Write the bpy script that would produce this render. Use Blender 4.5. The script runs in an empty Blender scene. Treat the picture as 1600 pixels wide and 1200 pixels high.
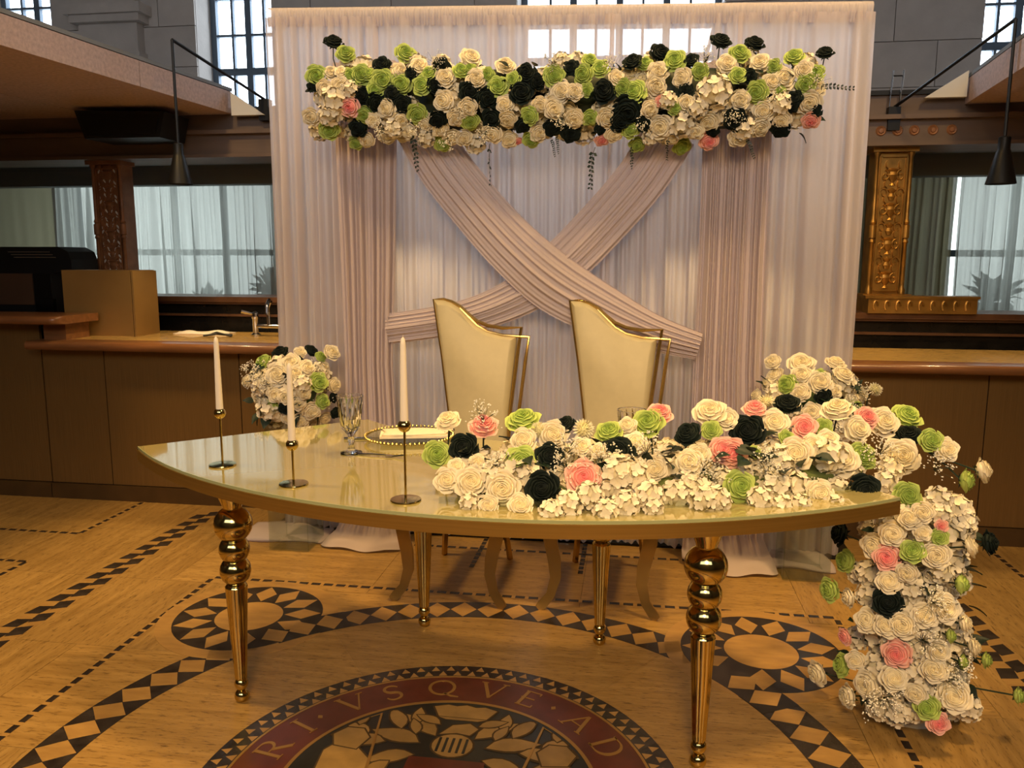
import bpy, bmesh, math, random
from mathutils import Vector, Matrix, Quaternion
random.seed(7)
PI = math.pi
sc = bpy.context.scene
COL = sc.collection

# ------------------------------------------------------------------ camera
CAMF, PITCH, ROLL, YAW = 1258.3, .1539, .0025, .1508
CAMP = Vector((.493, -1.903, 1.4))
cd = bpy.data.cameras.new('camera'); cam = bpy.data.objects.new('camera', cd); COL.objects.link(cam)
cd.sensor_width = 36; cd.lens = CAMF / 1600 * 36; cd.clip_start = .02
CROT = Matrix.Rotation(YAW, 3, 'Z') @ Matrix.Rotation(PI/2 - PITCH, 3, 'X') @ Matrix.Rotation(ROLL, 3, 'Z')
cam.matrix_world = Matrix.Translation(CAMP) @ CROT.to_4x4()
sc.camera = cam

# ------------------------------------------------------------------ world, lights, exposure
w = bpy.data.worlds.new('world'); sc.world = w; w.use_nodes = True
w.node_tree.nodes['Background'].inputs[0].default_value = (.75, .88, 1, 1)
w.node_tree.nodes['Background'].inputs[1].default_value = 1.0
sc.view_settings.view_transform = 'Standard'; sc.view_settings.look = 'None'
sc.view_settings.exposure = -.18; sc.view_settings.gamma = 1.0
sc.cycles.transparent_max_bounces = 14; sc.cycles.max_bounces = 6; sc.cycles.diffuse_bounces = 3; sc.cycles.glossy_bounces = 3; sc.cycles.transmission_bounces = 6
sc.cycles.sample_clamp_indirect = 4.0; sc.cycles.adaptive_threshold = .025
def area(name, loc, target, size, energy, color, spread=180):
    l = bpy.data.lights.new(name, 'AREA'); l.shape = 'RECTANGLE' if isinstance(size, tuple) else 'DISK'
    if isinstance(size, tuple): l.size, l.size_y = size
    else: l.size = size
    l.energy = energy; l.color = color; l.spread = math.radians(spread)
    o = bpy.data.objects.new(name, l); COL.objects.link(o); o.location = loc
    o.rotation_euler = (Vector(target) - Vector(loc)).to_track_quat('-Z', 'Y').to_euler()
    return o
WARM = (1.0, .63, .24)
area('ceiling_light_a', (-2.2, .3, 4.6), (-1.9, 1.0, 0), .5, 62, WARM, 120)
area('ceiling_light_b', (2.4, .2, 4.6), (1.9, .8, 0), .5, 66, WARM, 120)
area('ceiling_light_c', (.3, 1.25, 4.8), (.2, .9, 0), .5, 42, WARM, 110)
area('ceiling_light_front', (.6, -3.2, 3.0), (.4, .9, .3), 1.2, 27, WARM, 75)
area('window_daylight_rear', (0, -5.8, 4.6), (0, 4, 3.0), (8, 2.2), 100, (.84, .9, 1), 120)  # unseen cool fill lamp, added to lift the wall, curtain and garland

# ------------------------------------------------------------------ pixel helpers (photo frame 1600x1200)
def ray(px, py):
    return CROT @ Vector(((px-800)/CAMF, -(py-600)/CAMF, -1))
def at_y(px, py, Y):
    d = ray(px, py); return CAMP + d*((Y-CAMP.y)/d.y)
def at_x(px, py, X):
    d = ray(px, py); return CAMP + d*((X-CAMP.x)/d.x)
def at_z(px, py, Z):
    d = ray(px, py); return CAMP + d*((Z-CAMP.z)/d.z)
def at_cyl(px, py, cx, cy, R):                     # near side of an upright cylinder
    d = ray(px, py); ox, oy = CAMP.x-cx, CAMP.y-cy
    a = d.x**2+d.y**2; b = ox*d.x+oy*d.y; c = ox*ox+oy*oy-R*R
    q = b*b-a*c
    t = (-b-math.sqrt(q))/a if q > 0 else -b/a
    return CAMP + d*t
def px_size(p, px): return px*(CROT.transposed() @ (p-CAMP)).z*-1/CAMF

# ------------------------------------------------------------------ materials
def lin(c):
    if isinstance(c, str):
        c = [int(c[i:i+2], 16)/255 for i in (0, 2, 4)]
        c = [x/12.92 if x <= .04045 else ((x+.055)/1.055)**2.4 for x in c]
    return (c[0], c[1], c[2], 1)
MATS = {}
def mat(name, color, rough=.5, metal=0, noise=0, nscale=8, stretch=(1, 1, 1), bump=0, bscale=None, coords='Object', rand=0, spec=None, color2=None, coat=0, aniso=0, trans=0, ior=1.45, emit=None, es=0):
    m = bpy.data.materials.new(name); m.use_nodes = True; nt = m.node_tree; N = nt.nodes; L = nt.links
    b = N['Principled BSDF']; b.inputs['Base Color'].default_value = lin(color)
    b.inputs['Roughness'].default_value = rough; b.inputs['Metallic'].default_value = metal
    if spec is not None: b.inputs['Specular IOR Level'].default_value = spec
    b.inputs['Coat Weight'].default_value = coat
    b.inputs['Coat Roughness'].default_value = .04
    b.inputs['Transmission Weight'].default_value = trans; b.inputs['IOR'].default_value = ior
    if emit: b.inputs['Emission Color'].default_value = lin(emit); b.inputs['Emission Strength'].default_value = es
    tc = N.new('ShaderNodeTexCoord'); mp = N.new('ShaderNodeMapping'); mp.inputs['Scale'].default_value = stretch
    if coords == 'World': L.new(N.new('ShaderNodeNewGeometry').outputs['Position'], mp.inputs[0])
    else: L.new(tc.outputs[coords], mp.inputs[0])
    if noise or color2:
        n = N.new('ShaderNodeTexNoise'); n.inputs['Scale'].default_value = nscale; n.inputs['Detail'].default_value = 5
        L.new(mp.outputs[0], n.inputs[0])
        r = N.new('ShaderNodeValToRGB'); c = lin(color)
        r.color_ramp.elements[0].position = .3; r.color_ramp.elements[1].position = .7
        if color2: r.color_ramp.elements[0].color = c; r.color_ramp.elements[1].color = lin(color2)
        else:
            r.color_ramp.elements[0].color = (c[0]*(1-noise), c[1]*(1-noise), c[2]*(1-noise), 1)
            r.color_ramp.elements[1].color = tuple(min(1, x*(1+noise)) for x in c[:3])+(1,)
        L.new(n.outputs['Fac'], r.inputs[0]); src = r.outputs[0]
        if rand:
            oi = N.new('ShaderNodeObjectInfo'); mr = N.new('ShaderNodeMapRange')
            mr.inputs[3].default_value = 1-rand; mr.inputs[4].default_value = 1+rand; L.new(oi.outputs['Random'], mr.inputs[0])
            hv = N.new('ShaderNodeHueSaturation'); L.new(mr.outputs[0], hv.inputs['Value']); L.new(src, hv.inputs['Color']); src = hv.outputs[0]
        L.new(src, b.inputs['Base Color'])
    if bump:
        n2 = N.new('ShaderNodeTexNoise'); n2.inputs['Scale'].default_value = bscale or nscale; n2.inputs['Detail'].default_value = 4
        L.new(mp.outputs[0], n2.inputs[0]); bp = N.new('ShaderNodeBump'); bp.inputs['Strength'].default_value = bump; bp.inputs['Distance'].default_value = .01
        L.new(n2.outputs['Fac'], bp.inputs['Height']); L.new(bp.outputs[0], b.inputs['Normal'])
    MATS[name] = m
    return m
def pits(name, stretch):
    m = MATS[name]; N = m.node_tree.nodes; L = m.node_tree.links; b = N['Principled BSDF']; src = b.inputs['Base Color'].links[0].from_socket
    mp = N.new('ShaderNodeMapping'); mp.inputs['Scale'].default_value = stretch; L.new(N.new('ShaderNodeNewGeometry').outputs['Position'], mp.inputs[0])
    n = N.new('ShaderNodeTexNoise'); n.inputs['Scale'].default_value = 42; n.inputs['Detail'].default_value = 6; n.inputs['Roughness'].default_value = .7; L.new(mp.outputs[0], n.inputs[0])
    r = N.new('ShaderNodeValToRGB'); r.color_ramp.elements[0].position = .53; r.color_ramp.elements[1].position = .66; L.new(n.outputs['Fac'], r.inputs[0])
    mx = N.new('ShaderNodeMix'); mx.data_type = 'RGBA'; mx.inputs['B'].default_value = lin('6c4f26'); L.new(src, mx.inputs['A']); L.new(r.outputs[0], mx.inputs['Factor']); L.new(mx.outputs['Result'], b.inputs['Base Color'])
def sheer(name, color, transp=.15, transl=.5):
    m = bpy.data.materials.new(name); m.use_nodes = True; nt = m.node_tree; N = nt.nodes; L = nt.links; N.clear()
    out = N.new('ShaderNodeOutputMaterial'); d = N.new('ShaderNodeBsdfDiffuse'); t = N.new('ShaderNodeBsdfTranslucent'); tr = N.new('ShaderNodeBsdfTransparent')
    d.inputs[0].default_value = lin(color); t.inputs[0].default_value = lin(color)
    m1 = N.new('ShaderNodeMixShader'); m1.inputs[0].default_value = transl; L.new(d.outputs[0], m1.inputs[1]); L.new(t.outputs[0], m1.inputs[2])
    m2 = N.new('ShaderNodeMixShader'); m2.inputs[0].default_value = transp; L.new(m1.outputs[0], m2.inputs[1]); L.new(tr.outputs[0], m2.inputs[2])
    L.new(m2.outputs[0], out.inputs[0]); MATS[name] = m; return m
def clear(name, tint, gloss=.12, rough=.02):
    m = bpy.data.materials.new(name); m.use_nodes = True; nt = m.node_tree; N = nt.nodes; L = nt.links; N.clear()
    out = N.new('ShaderNodeOutputMaterial'); tr = N.new('ShaderNodeBsdfTransparent'); g = N.new('ShaderNodeBsdfGlossy')
    tr.inputs[0].default_value = lin(tint); g.inputs['Roughness'].default_value = rough
    fr = N.new('ShaderNodeLayerWeight'); fr.inputs[0].default_value = .3
    mu = N.new('ShaderNodeMath'); mu.operation = 'MULTIPLY_ADD'; mu.inputs[1].default_value = .22; mu.inputs[2].default_value = gloss*.35; L.new(fr.outputs['Facing'], mu.inputs[0])
    mx = N.new('ShaderNodeMixShader'); L.new(mu.outputs[0], mx.inputs[0]); L.new(tr.outputs[0], mx.inputs[1]); L.new(g.outputs[0], mx.inputs[2])
    L.new(mx.outputs[0], out.inputs[0]); MATS[name] = m; return m
def emission(name, color, s):
    m = bpy.data.materials.new(name); m.use_nodes = True; nt = m.node_tree; N = nt.nodes; N.clear()
    out = N.new('ShaderNodeOutputMaterial'); e = N.new('ShaderNodeEmission'); e.inputs[0].default_value = lin(color); e.inputs[1].default_value = s
    nt.links.new(e.outputs[0], out.inputs[0]); MATS[name] = m; return m
def petal(name, inner, outer, p0=.15, p1=.9, rand=.08):
    m = bpy.data.materials.new(name); m.use_nodes = True; nt = m.node_tree; N = nt.nodes; L = nt.links
    b = N['Principled BSDF']; b.inputs['Roughness'].default_value = .75; b.inputs['Specular IOR Level'].default_value = .2
    tc = N.new('ShaderNodeTexCoord'); ln = N.new('ShaderNodeVectorMath'); ln.operation = 'LENGTH'; L.new(tc.outputs['Object'], ln.inputs[0])
    r = N.new('ShaderNodeValToRGB'); r.color_ramp.elements[0].color = lin(inner); r.color_ramp.elements[1].color = lin(outer)
    r.color_ramp.elements[0].position = p0; r.color_ramp.elements[1].position = p1; L.new(ln.outputs['Value'], r.inputs[0])
    oi = N.new('ShaderNodeObjectInfo'); mr = N.new('ShaderNodeMapRange'); mr.inputs[3].default_value = 1-rand; mr.inputs[4].default_value = 1+rand
    L.new(oi.outputs['Random'], mr.inputs[0]); hv = N.new('ShaderNodeHueSaturation'); L.new(mr.outputs[0], hv.inputs['Value']); L.new(r.outputs[0], hv.inputs['Color'])
    L.new(hv.outputs[0], b.inputs['Base Color'])
    b.inputs['Subsurface Weight'].default_value = 0
    MATS[name] = m; return m

mat('travertine', '92703a', .36, nscale=4, stretch=(.8, 8, 1), bump=.15, bscale=14, rand=.07, color2='b08c50', coords='World')
mat('travertine_along', '92703a', .36, nscale=4, stretch=(8, .8, 1), bump=.15, bscale=14, rand=.07, color2='b08c50', coords='World')
mat('travertine_light', 'ae884c', .35, nscale=6, stretch=(2, 6, 1), rand=.1, color2='997440', coords='World')
pits('travertine', (.5, 2.5, 1)); pits('travertine_along', (2.5, .5, 1))
mat('joint', '4a3820', .8)
mat('black_marble', '231d1a', .25, noise=.4, nscale=18, color2='3b3430', rand=.15)
mat('red_marble', '5a2a1c', .3, noise=.25, nscale=14)
mat('navy_marble', '20211f', .3, noise=.3, nscale=20)
mat('tan_marble', '9a7a44', .35, noise=.2, nscale=16, rand=.12)
mat('inlay_brass', 'b08a4c', .35, .6)
mat('brass_panel', '86673a', .42, .55, noise=.12, nscale=6, stretch=(60, 60, .6), bump=.02, bscale=40)
mat('brass_box', 'b08a50', .38, .5, noise=.1, nscale=3)
mat('plinth', '5c4526', .5, .5, noise=.2, nscale=5)
mat('counter_wood', '7d5231', .3, noise=.2, nscale=5, stretch=(1, 9, 9), coat=.3)
mat('counter_top', 'c7a15c', .25, noise=.2, nscale=10, stretch=(1.5, 9, 1), coat=.3)
mat('gold', 'ccb676', .1, 1)
mat('gold_brushed', 'c49d54', .34, .88, noise=.08, nscale=4, stretch=(1, 1, 40))
mat('gold_frame', 'c09f5e', .22, .9)
mat('chrome', 'c9c9c9', .1, 1)
mat('carved_gold', 'a87f3f', .38, .8, noise=.3, nscale=12)
mat('carved_wood', '8a5f40', .5, .1, noise=.25, nscale=12, coat=.1)
mat('copper_ledge', '6e4c34', .35, .3, noise=.25, nscale=8)
mat('black_stone', '15130f', .25, noise=.5, nscale=9, color2='29231c')
mat('stone', 'bdb3aa', .85, noise=.1, nscale=5, bump=.15, bscale=40, rand=.06)
mat('beam_cork', 'c4aca4', .8, noise=.16, nscale=55, bump=.2, bscale=60)
mat('entablature', '6a5a50', .6, noise=.15, nscale=5, stretch=(.4, 3, 3))
mat('dark_plaster', '85898c', .8)
mat('ceiling_paint', '8a8175', .9)
mat('wall_paint', '8f7f68', .9, noise=.05, nscale=2)
mat('black_metal', '161718', .45, .3)
mat('black_plastic', '121314', .5)
mat('black_gloss', '0d0d0e', .2)
mat('brown_panel', '5a4231', .4, noise=.2, nscale=3)
mat('window_frame', '56626e', .55, .2)
mat('leather', 'bcb08c', .5, noise=.03, nscale=30)
mat('glass_top', 'a89d68', .06, coat=1.0, spec=.6)
mat('glass_edge', 'a2a679', .1, coat=.5)
mat('wax', 'eadfcf', .5, spec=.3)
mat('linen', 'efe0c4', .9, noise=.05, nscale=60)
mat('towel', 'efe6d2', .95, bump=.3, bscale=80)
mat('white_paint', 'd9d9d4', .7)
mat('leaf', '16281c', .5, noise=.3, nscale=6, rand=.3)
mat('leaf_light', '3f5a2c', .55, noise=.3, nscale=6, rand=.2)
mat('stem', '1f3020', .6)
mat('foam', '5e6b3a', .9)
mat('foam_white', 'cfc6b2', .9)
mat('plant_dark', '2b3a30', .7)
mat('shade_inner', 'fff1d8', .6, emit='ffe2b0', es=3)
sheer('sheer_white', 'efe6e6', .1, .6)
sheer('drape_white', 'd3c3c2', .02, .2)
sheer('sheer_grey', 'd0d2d0', .12, .7)
sheer('sheer_dark', 'a39d84', .05, .5)
clear('acrylic', 'f4f7f4', .12)
clear('pane_glass', 'eef1f0', .06)
mat('crystal', 'ffffff', .0, trans=1, ior=1.5)
emission('daylight_pane', 'e0f0ff', 9)
emission('daylight_low', 'eaf3f1', 4.0)
petal('rose_white', 'ead9a8', 'ede2c6', .2, .8)
petal('rose_green', '7c9c38', 'b6c86e', .1, .95)
petal('rose_black', '0d1512', '16211d', .1, .9, .2)
petal('rose_pink', 'e56a72', 'f3bdae', .2, .9)
petal('hydrangea_white', 'd3c8a4', 'ece2cb', .6, 1.0)
petal('mum_white', 'd8d08f', 'f4eed6', .3, 1.0)
petal('breath_white', 'e9e4d0', 'f4f0e2', .2, 1)

# ------------------------------------------------------------------ mesh building
class MB:
    def __init__(s): s.v = []; s.f = []; s.m = []
    def add(s, vs, fs, mi=0):
        o = len(s.v); s.v += [tuple(v) for v in vs]; s.f += [tuple(i+o for i in f) for f in fs]; s.m += [mi]*len(fs); return s
    def box(s, c0, c1, mi=0, M=None):
        x0, y0, z0 = c0; x1, y1, z1 = c1
        vs = [(x0,y0,z0),(x1,y0,z0),(x1,y1,z0),(x0,y1,z0),(x0,y0,z1),(x1,y0,z1),(x1,y1,z1),(x0,y1,z1)]
        if M: vs = [M @ Vector(v) for v in vs]
        return s.add(vs, [(0,3,2,1),(4,5,6,7),(0,1,5,4),(1,2,6,5),(2,3,7,6),(3,0,4,7)], mi)
    def grid(s, rows, mi=0, close=False):
        n = len(rows[0]); vs = [p for r in rows for p in r]; fs = []
        for i in range(len(rows)-1):
            for j in range(n if close else n-1):
                fs.append((i*n+j, i*n+(j+1) % n, (i+1)*n+(j+1) % n, (i+1)*n+j))
        return s.add(vs, fs, mi)
    def tube(s, pts, r, seg=8, mi=0, cap=True, flat=None):
        pts = [Vector(p) for p in pts]; rs = r if isinstance(r, (list, tuple)) else [r]*len(pts)
        rows = []; up = None
        for i, p in enumerate(pts):
            t = (pts[min(i+1, len(pts)-1)]-pts[max(i-1, 0)]).normalized()
            if up is None:
                up = Vector((0, 0, 1)) if abs(t.z) < .9 else Vector((0, 1, 0))
            a = t.cross(up)
            if a.length < 1e-4: a = t.orthogonal()
            a.normalize(); b = a.cross(t).normalized(); up = b
            k = flat or 1
            rows.append([p+(a*math.cos(2*PI*j/seg)+b*math.sin(2*PI*j/seg)*k)*rs[i] for j in range(seg)])
        s.grid(rows, mi, True)
        if cap:
            o = len(s.v)-seg*len(pts)
            s.f.append(tuple(range(o, o+seg))[::-1]); s.m.append(mi)
            o2 = len(s.v)-seg; s.f.append(tuple(range(o2, o2+seg))); s.m.append(mi)
        return s
    def lathe(s, prof, seg=24, c=(0, 0, 0), mi=0, flute=0, nfl=8):
        rows = []
        for r, z in prof:
            rows.append([(c[0]+math.cos(2*PI*j/seg)*r, c[1]+math.sin(2*PI*j/seg)*r, c[2]+z) for j in range(seg)])
        s.grid(rows, mi, True); return s
    def prism(s, poly, z0, z1, mi=0, f=None):
        # poly: 2-D outline, extruded z0..z1; f maps (x,y,z)->point
        f = f or (lambda x, y, z: (x, y, z)); n = len(poly)
        vs = [f(x, y, z0) for x, y in poly]+[f(x, y, z1) for x, y in poly]
        fs = [tuple(range(n))[::-1], tuple(range(n, 2*n))]+[(i, (i+1) % n, n+(i+1) % n, n+i) for i in range(n)]
        return s.add(vs, fs, mi)
    def mesh(s, name, mats, smooth=False):
        me = bpy.data.meshes.new(name); me.from_pydata(s.v, [], s.f)
        for m in mats: me.materials.append(MATS[m])
        me.polygons.foreach_set('material_index', s.m)
        bm = bmesh.new(); bm.from_mesh(me); bmesh.ops.recalc_face_normals(bm, faces=bm.faces); bm.to_mesh(me); bm.free()
        if smooth:
            me.polygons.foreach_set('use_smooth', [True]*len(me.polygons))
            if smooth != 'all':
                try: me.set_sharp_from_angle(angle=math.radians(40))
                except Exception: pass
        me.update(); return me
    def build(s, name, mats, parent=None, smooth=False, loc=None):
        if isinstance(mats, str): mats = [mats]
        return link(name, s.mesh(name, mats, smooth), parent, loc)
def link(name, me, parent=None, loc=None):
    o = bpy.data.objects.new(name, me); COL.objects.link(o)
    if loc is not None: o.location = loc
    if parent is not None: o.parent = parent
    return o
def thing(name, label, cat, loc=(0, 0, 0), group=None, rz=0):
    o = bpy.data.objects.new(name, None); COL.objects.link(o); o.location = loc; o.rotation_euler = (0, 0, rz); o.empty_display_size = .1
    return tag(o, label, cat, group)
def tag(o, label, cat=None, group=None, kind=None):
    o['label'] = label
    if cat: o['category'] = cat
    if group: o['group'] = group
    if kind: o['kind'] = kind
    return o
def struct(o, label=None):
    o['kind'] = 'structure'
    if label: o['label'] = label
    return o
def setmat(o, m):
    o.material_slots[0].link = 'OBJECT'; o.material_slots[0].material = MATS[m]

# ================================================================== THE SETTING
# ---- floor
fl = MB().box((-6, -6, -.1), (6, 4.8, -.004)).build('floor', 'joint'); struct(fl, 'warm travertine floor with dark mosaic inlay bands')
slab = {}
def slab_obj(x0, x1, y0, y1, k):
    key = (round(x1-x0, 3), round(y1-y0, 3))
    if key not in slab:
        hx, hy = key[0]/2-.0008, key[1]/2-.0008
        slab[key] = MB().box((-hx, -hy, -.02), (hx, hy, 0)).mesh('floor_slab', ['travertine'])
    o = link('floor_slab', slab[key], fl, ((x0+x1)/2, (y0+y1)/2, 0))
    if abs(x0+x1)/2 > 1.3: setmat(o, 'travertine_along')
    return o
ys = [-6+.6*i for i in range(19)]
for j in range(18):
    xs = [-6]+[-6+(.45 if j % 2 else .9)+.9*i for i in range(14)]
    xs = [x for x in xs if x < 5.95]+[6]
    for i in range(len(xs)-1): slab_obj(xs[i], xs[i+1], ys[j], ys[j+1], i+j)
def ring_sector(r0, r1, a0, a1, z0, z1, n=8):
    p = [(r1*math.cos(a0+(a1-a0)*i/n), r1*math.sin(a0+(a1-a0)*i/n)) for i in range(n+1)]
    p += [(r0*math.cos(a1-(a1-a0)*i/n), r0*math.sin(a1-(a1-a0)*i/n)) for i in range(n+1)] if r0 > 0 else [(0, 0)]
    # strip-wise prism so that concave outline stays clean
    m = MB()
    if r0 > 0:
        for i in range(n):
            b0, b1 = a0+(a1-a0)*i/n, a0+(a1-a0)*(i+1)/n
            q = [(r0*math.cos(b0), r0*math.sin(b0)), (r1*math.cos(b0), r1*math.sin(b0)), (r1*math.cos(b1), r1*math.sin(b1)), (r0*math.cos(b1), r0*math.sin(b1))]
            o = len(m.v)
            m.v += [(x, y, z0) for x, y in q]+[(x, y, z1) for x, y in q]
            fs = [(4, 5, 6, 7), (1, 2, 6, 5), (3, 0, 4, 7)]+([(0, 1, 5, 4)] if i == 0 else [])+([(2, 3, 7, 6)] if i == n-1 else [])
            m.f += [tuple(k+o for k in f) for f in fs]; m.m += [0]*len(fs)
    else: m.prism(p, z0, z1)
    return m
D = math.radians
# pale ring slabs between the medallion and the diamond band
rs = ring_sector(.664, 1.049, D(-17.7), D(17.7), -.01, .0008, 10).mesh('ring_slab', ['travertine'])
for k in range(10):
    o = link('ring_slab', rs, fl); o.rotation_euler = (0, 0, D(90+18+36*k))
# diamond band: dark ring + pale diamonds
ringd = ring_sector(1.05, 1.19, 0, 2*PI, -.01, .0012, 120).build('mosaic_band', 'black_marble', fl)
dia = MB().prism([(-.052, 0), (0, -.066), (.052, 0), (0, .066)], 0, .0006).mesh('mosaic_diamond', ['travertine_light'])
ND = 66
RC = {-1: (-.985, .915), 1: (.975, .93)}
def near_ros(x, y, r):
    for s, c in RC.items():
        if math.hypot(x-c[0], y-c[1]) < r: return s
    return 0
for k in range(ND):
    a = 2*PI*k/ND; x, y = 1.12*math.cos(a), 1.12*math.sin(a)
    if y < -.75: continue
    o = link('mosaic_diamond', dia, fl, (x, y, .0012)); o.rotation_euler = (0, 0, a-PI/2)
    s = near_ros(x, y, .36)
    if s == -1 and a < D(137): o.location.z = .0026
    elif s == 1 and a < D(43): o.location.z = .0026
# rosettes with a pale border that interrupts one side of the ring
for s, (cx, cy) in RC.items():
    MB().add(*(lambda m: (m.v, m.f))(ring_sector(.285, .345, 0, 2*PI, 0, .0018, 48))).build('rosette_border', 'travertine_light', fl, loc=(cx, cy, 0))
    MB().add(*(lambda m: (m.v, m.f))(ring_sector(.13, .285, 0, 2*PI, 0, .0022, 48))).build('rosette_ring', 'black_marble', fl, loc=(cx, cy, 0))
    MB().prism([(.13*math.cos(t*PI/16), .13*math.sin(t*PI/16)) for t in range(32)], 0, .0024).build('rosette_disc', 'travertine_light', fl, loc=(cx, cy, 0))
    # band that flows into the rosette
    a0, a1 = (D(122), D(137)) if s < 0 else (D(29), D(43.5))
    ring_sector(1.05, 1.19, a0, a1, 0, .0024, 10).build('mosaic_band', 'black_marble', fl)
    for k in range(13):
        a = 2*PI*(k+.5)/13
        x, y = cx+.208*math.cos(a), cy+.208*math.sin(a)
        if 1.05 < math.hypot(x, y) < 1.16 and (math.atan2(y, x) < D(137) if s < 0 else math.atan2(y, x) < D(43.5)): continue
        o = link('mosaic_diamond', dia, fl, (x, y, .0023)); o.rotation_euler = (0, 0, a-PI/2); o.scale = (.85, 1.08, 1)
# dashed square border and the outer dashed lines
dash = MB().box((-.02, -.011, 0), (.02, .011, .0012)).mesh('border_dash', ['black_marble'])
def dashes(x0, y0, x1, y1, per=.056):
    L = math.hypot(x1-x0, y1-y0); n = int(L/per); a = math.atan2(y1-y0, x1-x0)
    m = MB().box((-L/2, -.0125, 0), (L/2, .0125, .0006)).build('border_strip', 'travertine_light', fl, loc=((x0+x1)/2, (y0+y1)/2, 0)); m.rotation_euler = (0, 0, a)
    for i in range(n):
        t = (i+.5)/n
        o = link('border_dash', dash, fl, (x0+(x1-x0)*t, y0+(y1-y0)*t, 0)); o.rotation_euler = (0, 0, a)
dashes(-1.325, 1.262, 1.31, 1.262); dashes(-1.325, -.35, -1.325, 1.25); dashes(1.31, -.2, 1.31, 1.25)
dashes(-2.3, 1.69, -2.3, 2.24); dashes(-3.3, 1.69, -2.3, 1.69); dashes(-2.28, .7, -2.28, 1.3); dashes(-2.9, 1.3, -2.28, 1.3)
dashes(2.24, 1.69, 2.24, 2.24); dashes(2.24, 1.69, 3.2, 1.69); dashes(2.24, 1.0, 2.24, 1.69)
dashes(-.22, 1.55, -.22, 2.2, .05); dashes(.28, 1.55, .28, 2.2, .05); dashes(-1.3, 1.8, 1.3, 1.8)
# kite checker bands at either side
kite = MB().prism([(-.029, -.046), (.029, -.028), (.029, .044), (-.029, .026)], 0, .0014).mesh('mosaic_kite', ['black_marble'])
for sx, y0 in ((-1.815, -.6), (1.815, .3)):
    MB().box((sx-.062, y0-.1, 0), (sx+.062, 2.24, .0007)).build('mosaic_strip', 'travertine_light', fl)
    n = int((2.2-y0)/.06)
    for i in range(n):
        o = link('mosaic_kite', kite, fl, (sx+(.029 if i % 2 else -.029), y0+.06*i, 0)); 
        o.rotation_euler = (0, 0, .15 if i % 2 else -.15)
# medallion
med = fl
ring_sector(.594, .663, 0, 2*PI, -.01, .001, 96).build('medallion_rim', 'black_marble', fl)
tri = MB().prism([(-.014, -.014), (.014, -.014), (0, .014)], 0, .0016).mesh('mosaic_triangle', ['travertine_light'])
for row, (r, n) in enumerate(((.612, 78), (.644, 78))):
    for k in range(n):
        a = 2*PI*(k+.5*row)/n
        if -.75 < math.sin(a) < 1.01 and math.sin(a) > -.1:
            o = link('mosaic_triangle', tri, fl, (r*math.cos(a), r*math.sin(a), 0)); o.rotation_euler = (0, 0, a-PI/2)
ring_sector(.586, .594, 0, 2*PI, -.01, .0018, 96).build('medallion_line', 'inlay_brass', fl)
ring_sector(.44, .586, 0, 2*PI, -.01, .001, 96).build('medallion_band', 'red_marble', fl)
ring_sector(.429, .44, 0, 2*PI, -.01, .0018, 96).build('medallion_line', 'inlay_brass', fl)
MB().prism([(.43*math.cos(t*PI/36), .43*math.sin(t*PI/36)) for t in range(72)], -.01, .0008).build('medallion_disc', 'navy_marble', fl)
# lettering of the motto
def strip(m, pts, w, z=.0018):
    pts = [Vector((p[0], p[1])) for p in pts]; ws = w if isinstance(w, list) else [w]*len(pts); rows = []
    for i, p in enumerate(pts):
        t = (pts[min(i+1, len(pts)-1)]-pts[max(i-1, 0)]).normalized(); nrm = Vector((-t.y, t.x))
        a, b = p+nrm*ws[i]/2, p-nrm*ws[i]/2
        rows.append([(a.x, a.y, 0), (a.x, a.y, z), (b.x, b.y, z), (b.x, b.y, 0)])
    m.grid(rows, close=True); n = len(m.v)
    m.f += [(n-4*len(pts), n-4*len(pts)+1, n-4*len(pts)+2, n-4*len(pts)+3), (n-4, n-3, n-2, n-1)]; m.m += [0, 0]
def arc(cx, cy, rx, ry, a0, a1, n=14): return [(cx+rx*math.cos(D(a0+(a1-a0)*i/n)), cy+ry*math.sin(D(a0+(a1-a0)*i/n))) for i in range(n+1)]
def sf(m, x, y, hw=.13): strip(m, [(x-hw, y), (x+hw, y)], .04)
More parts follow.
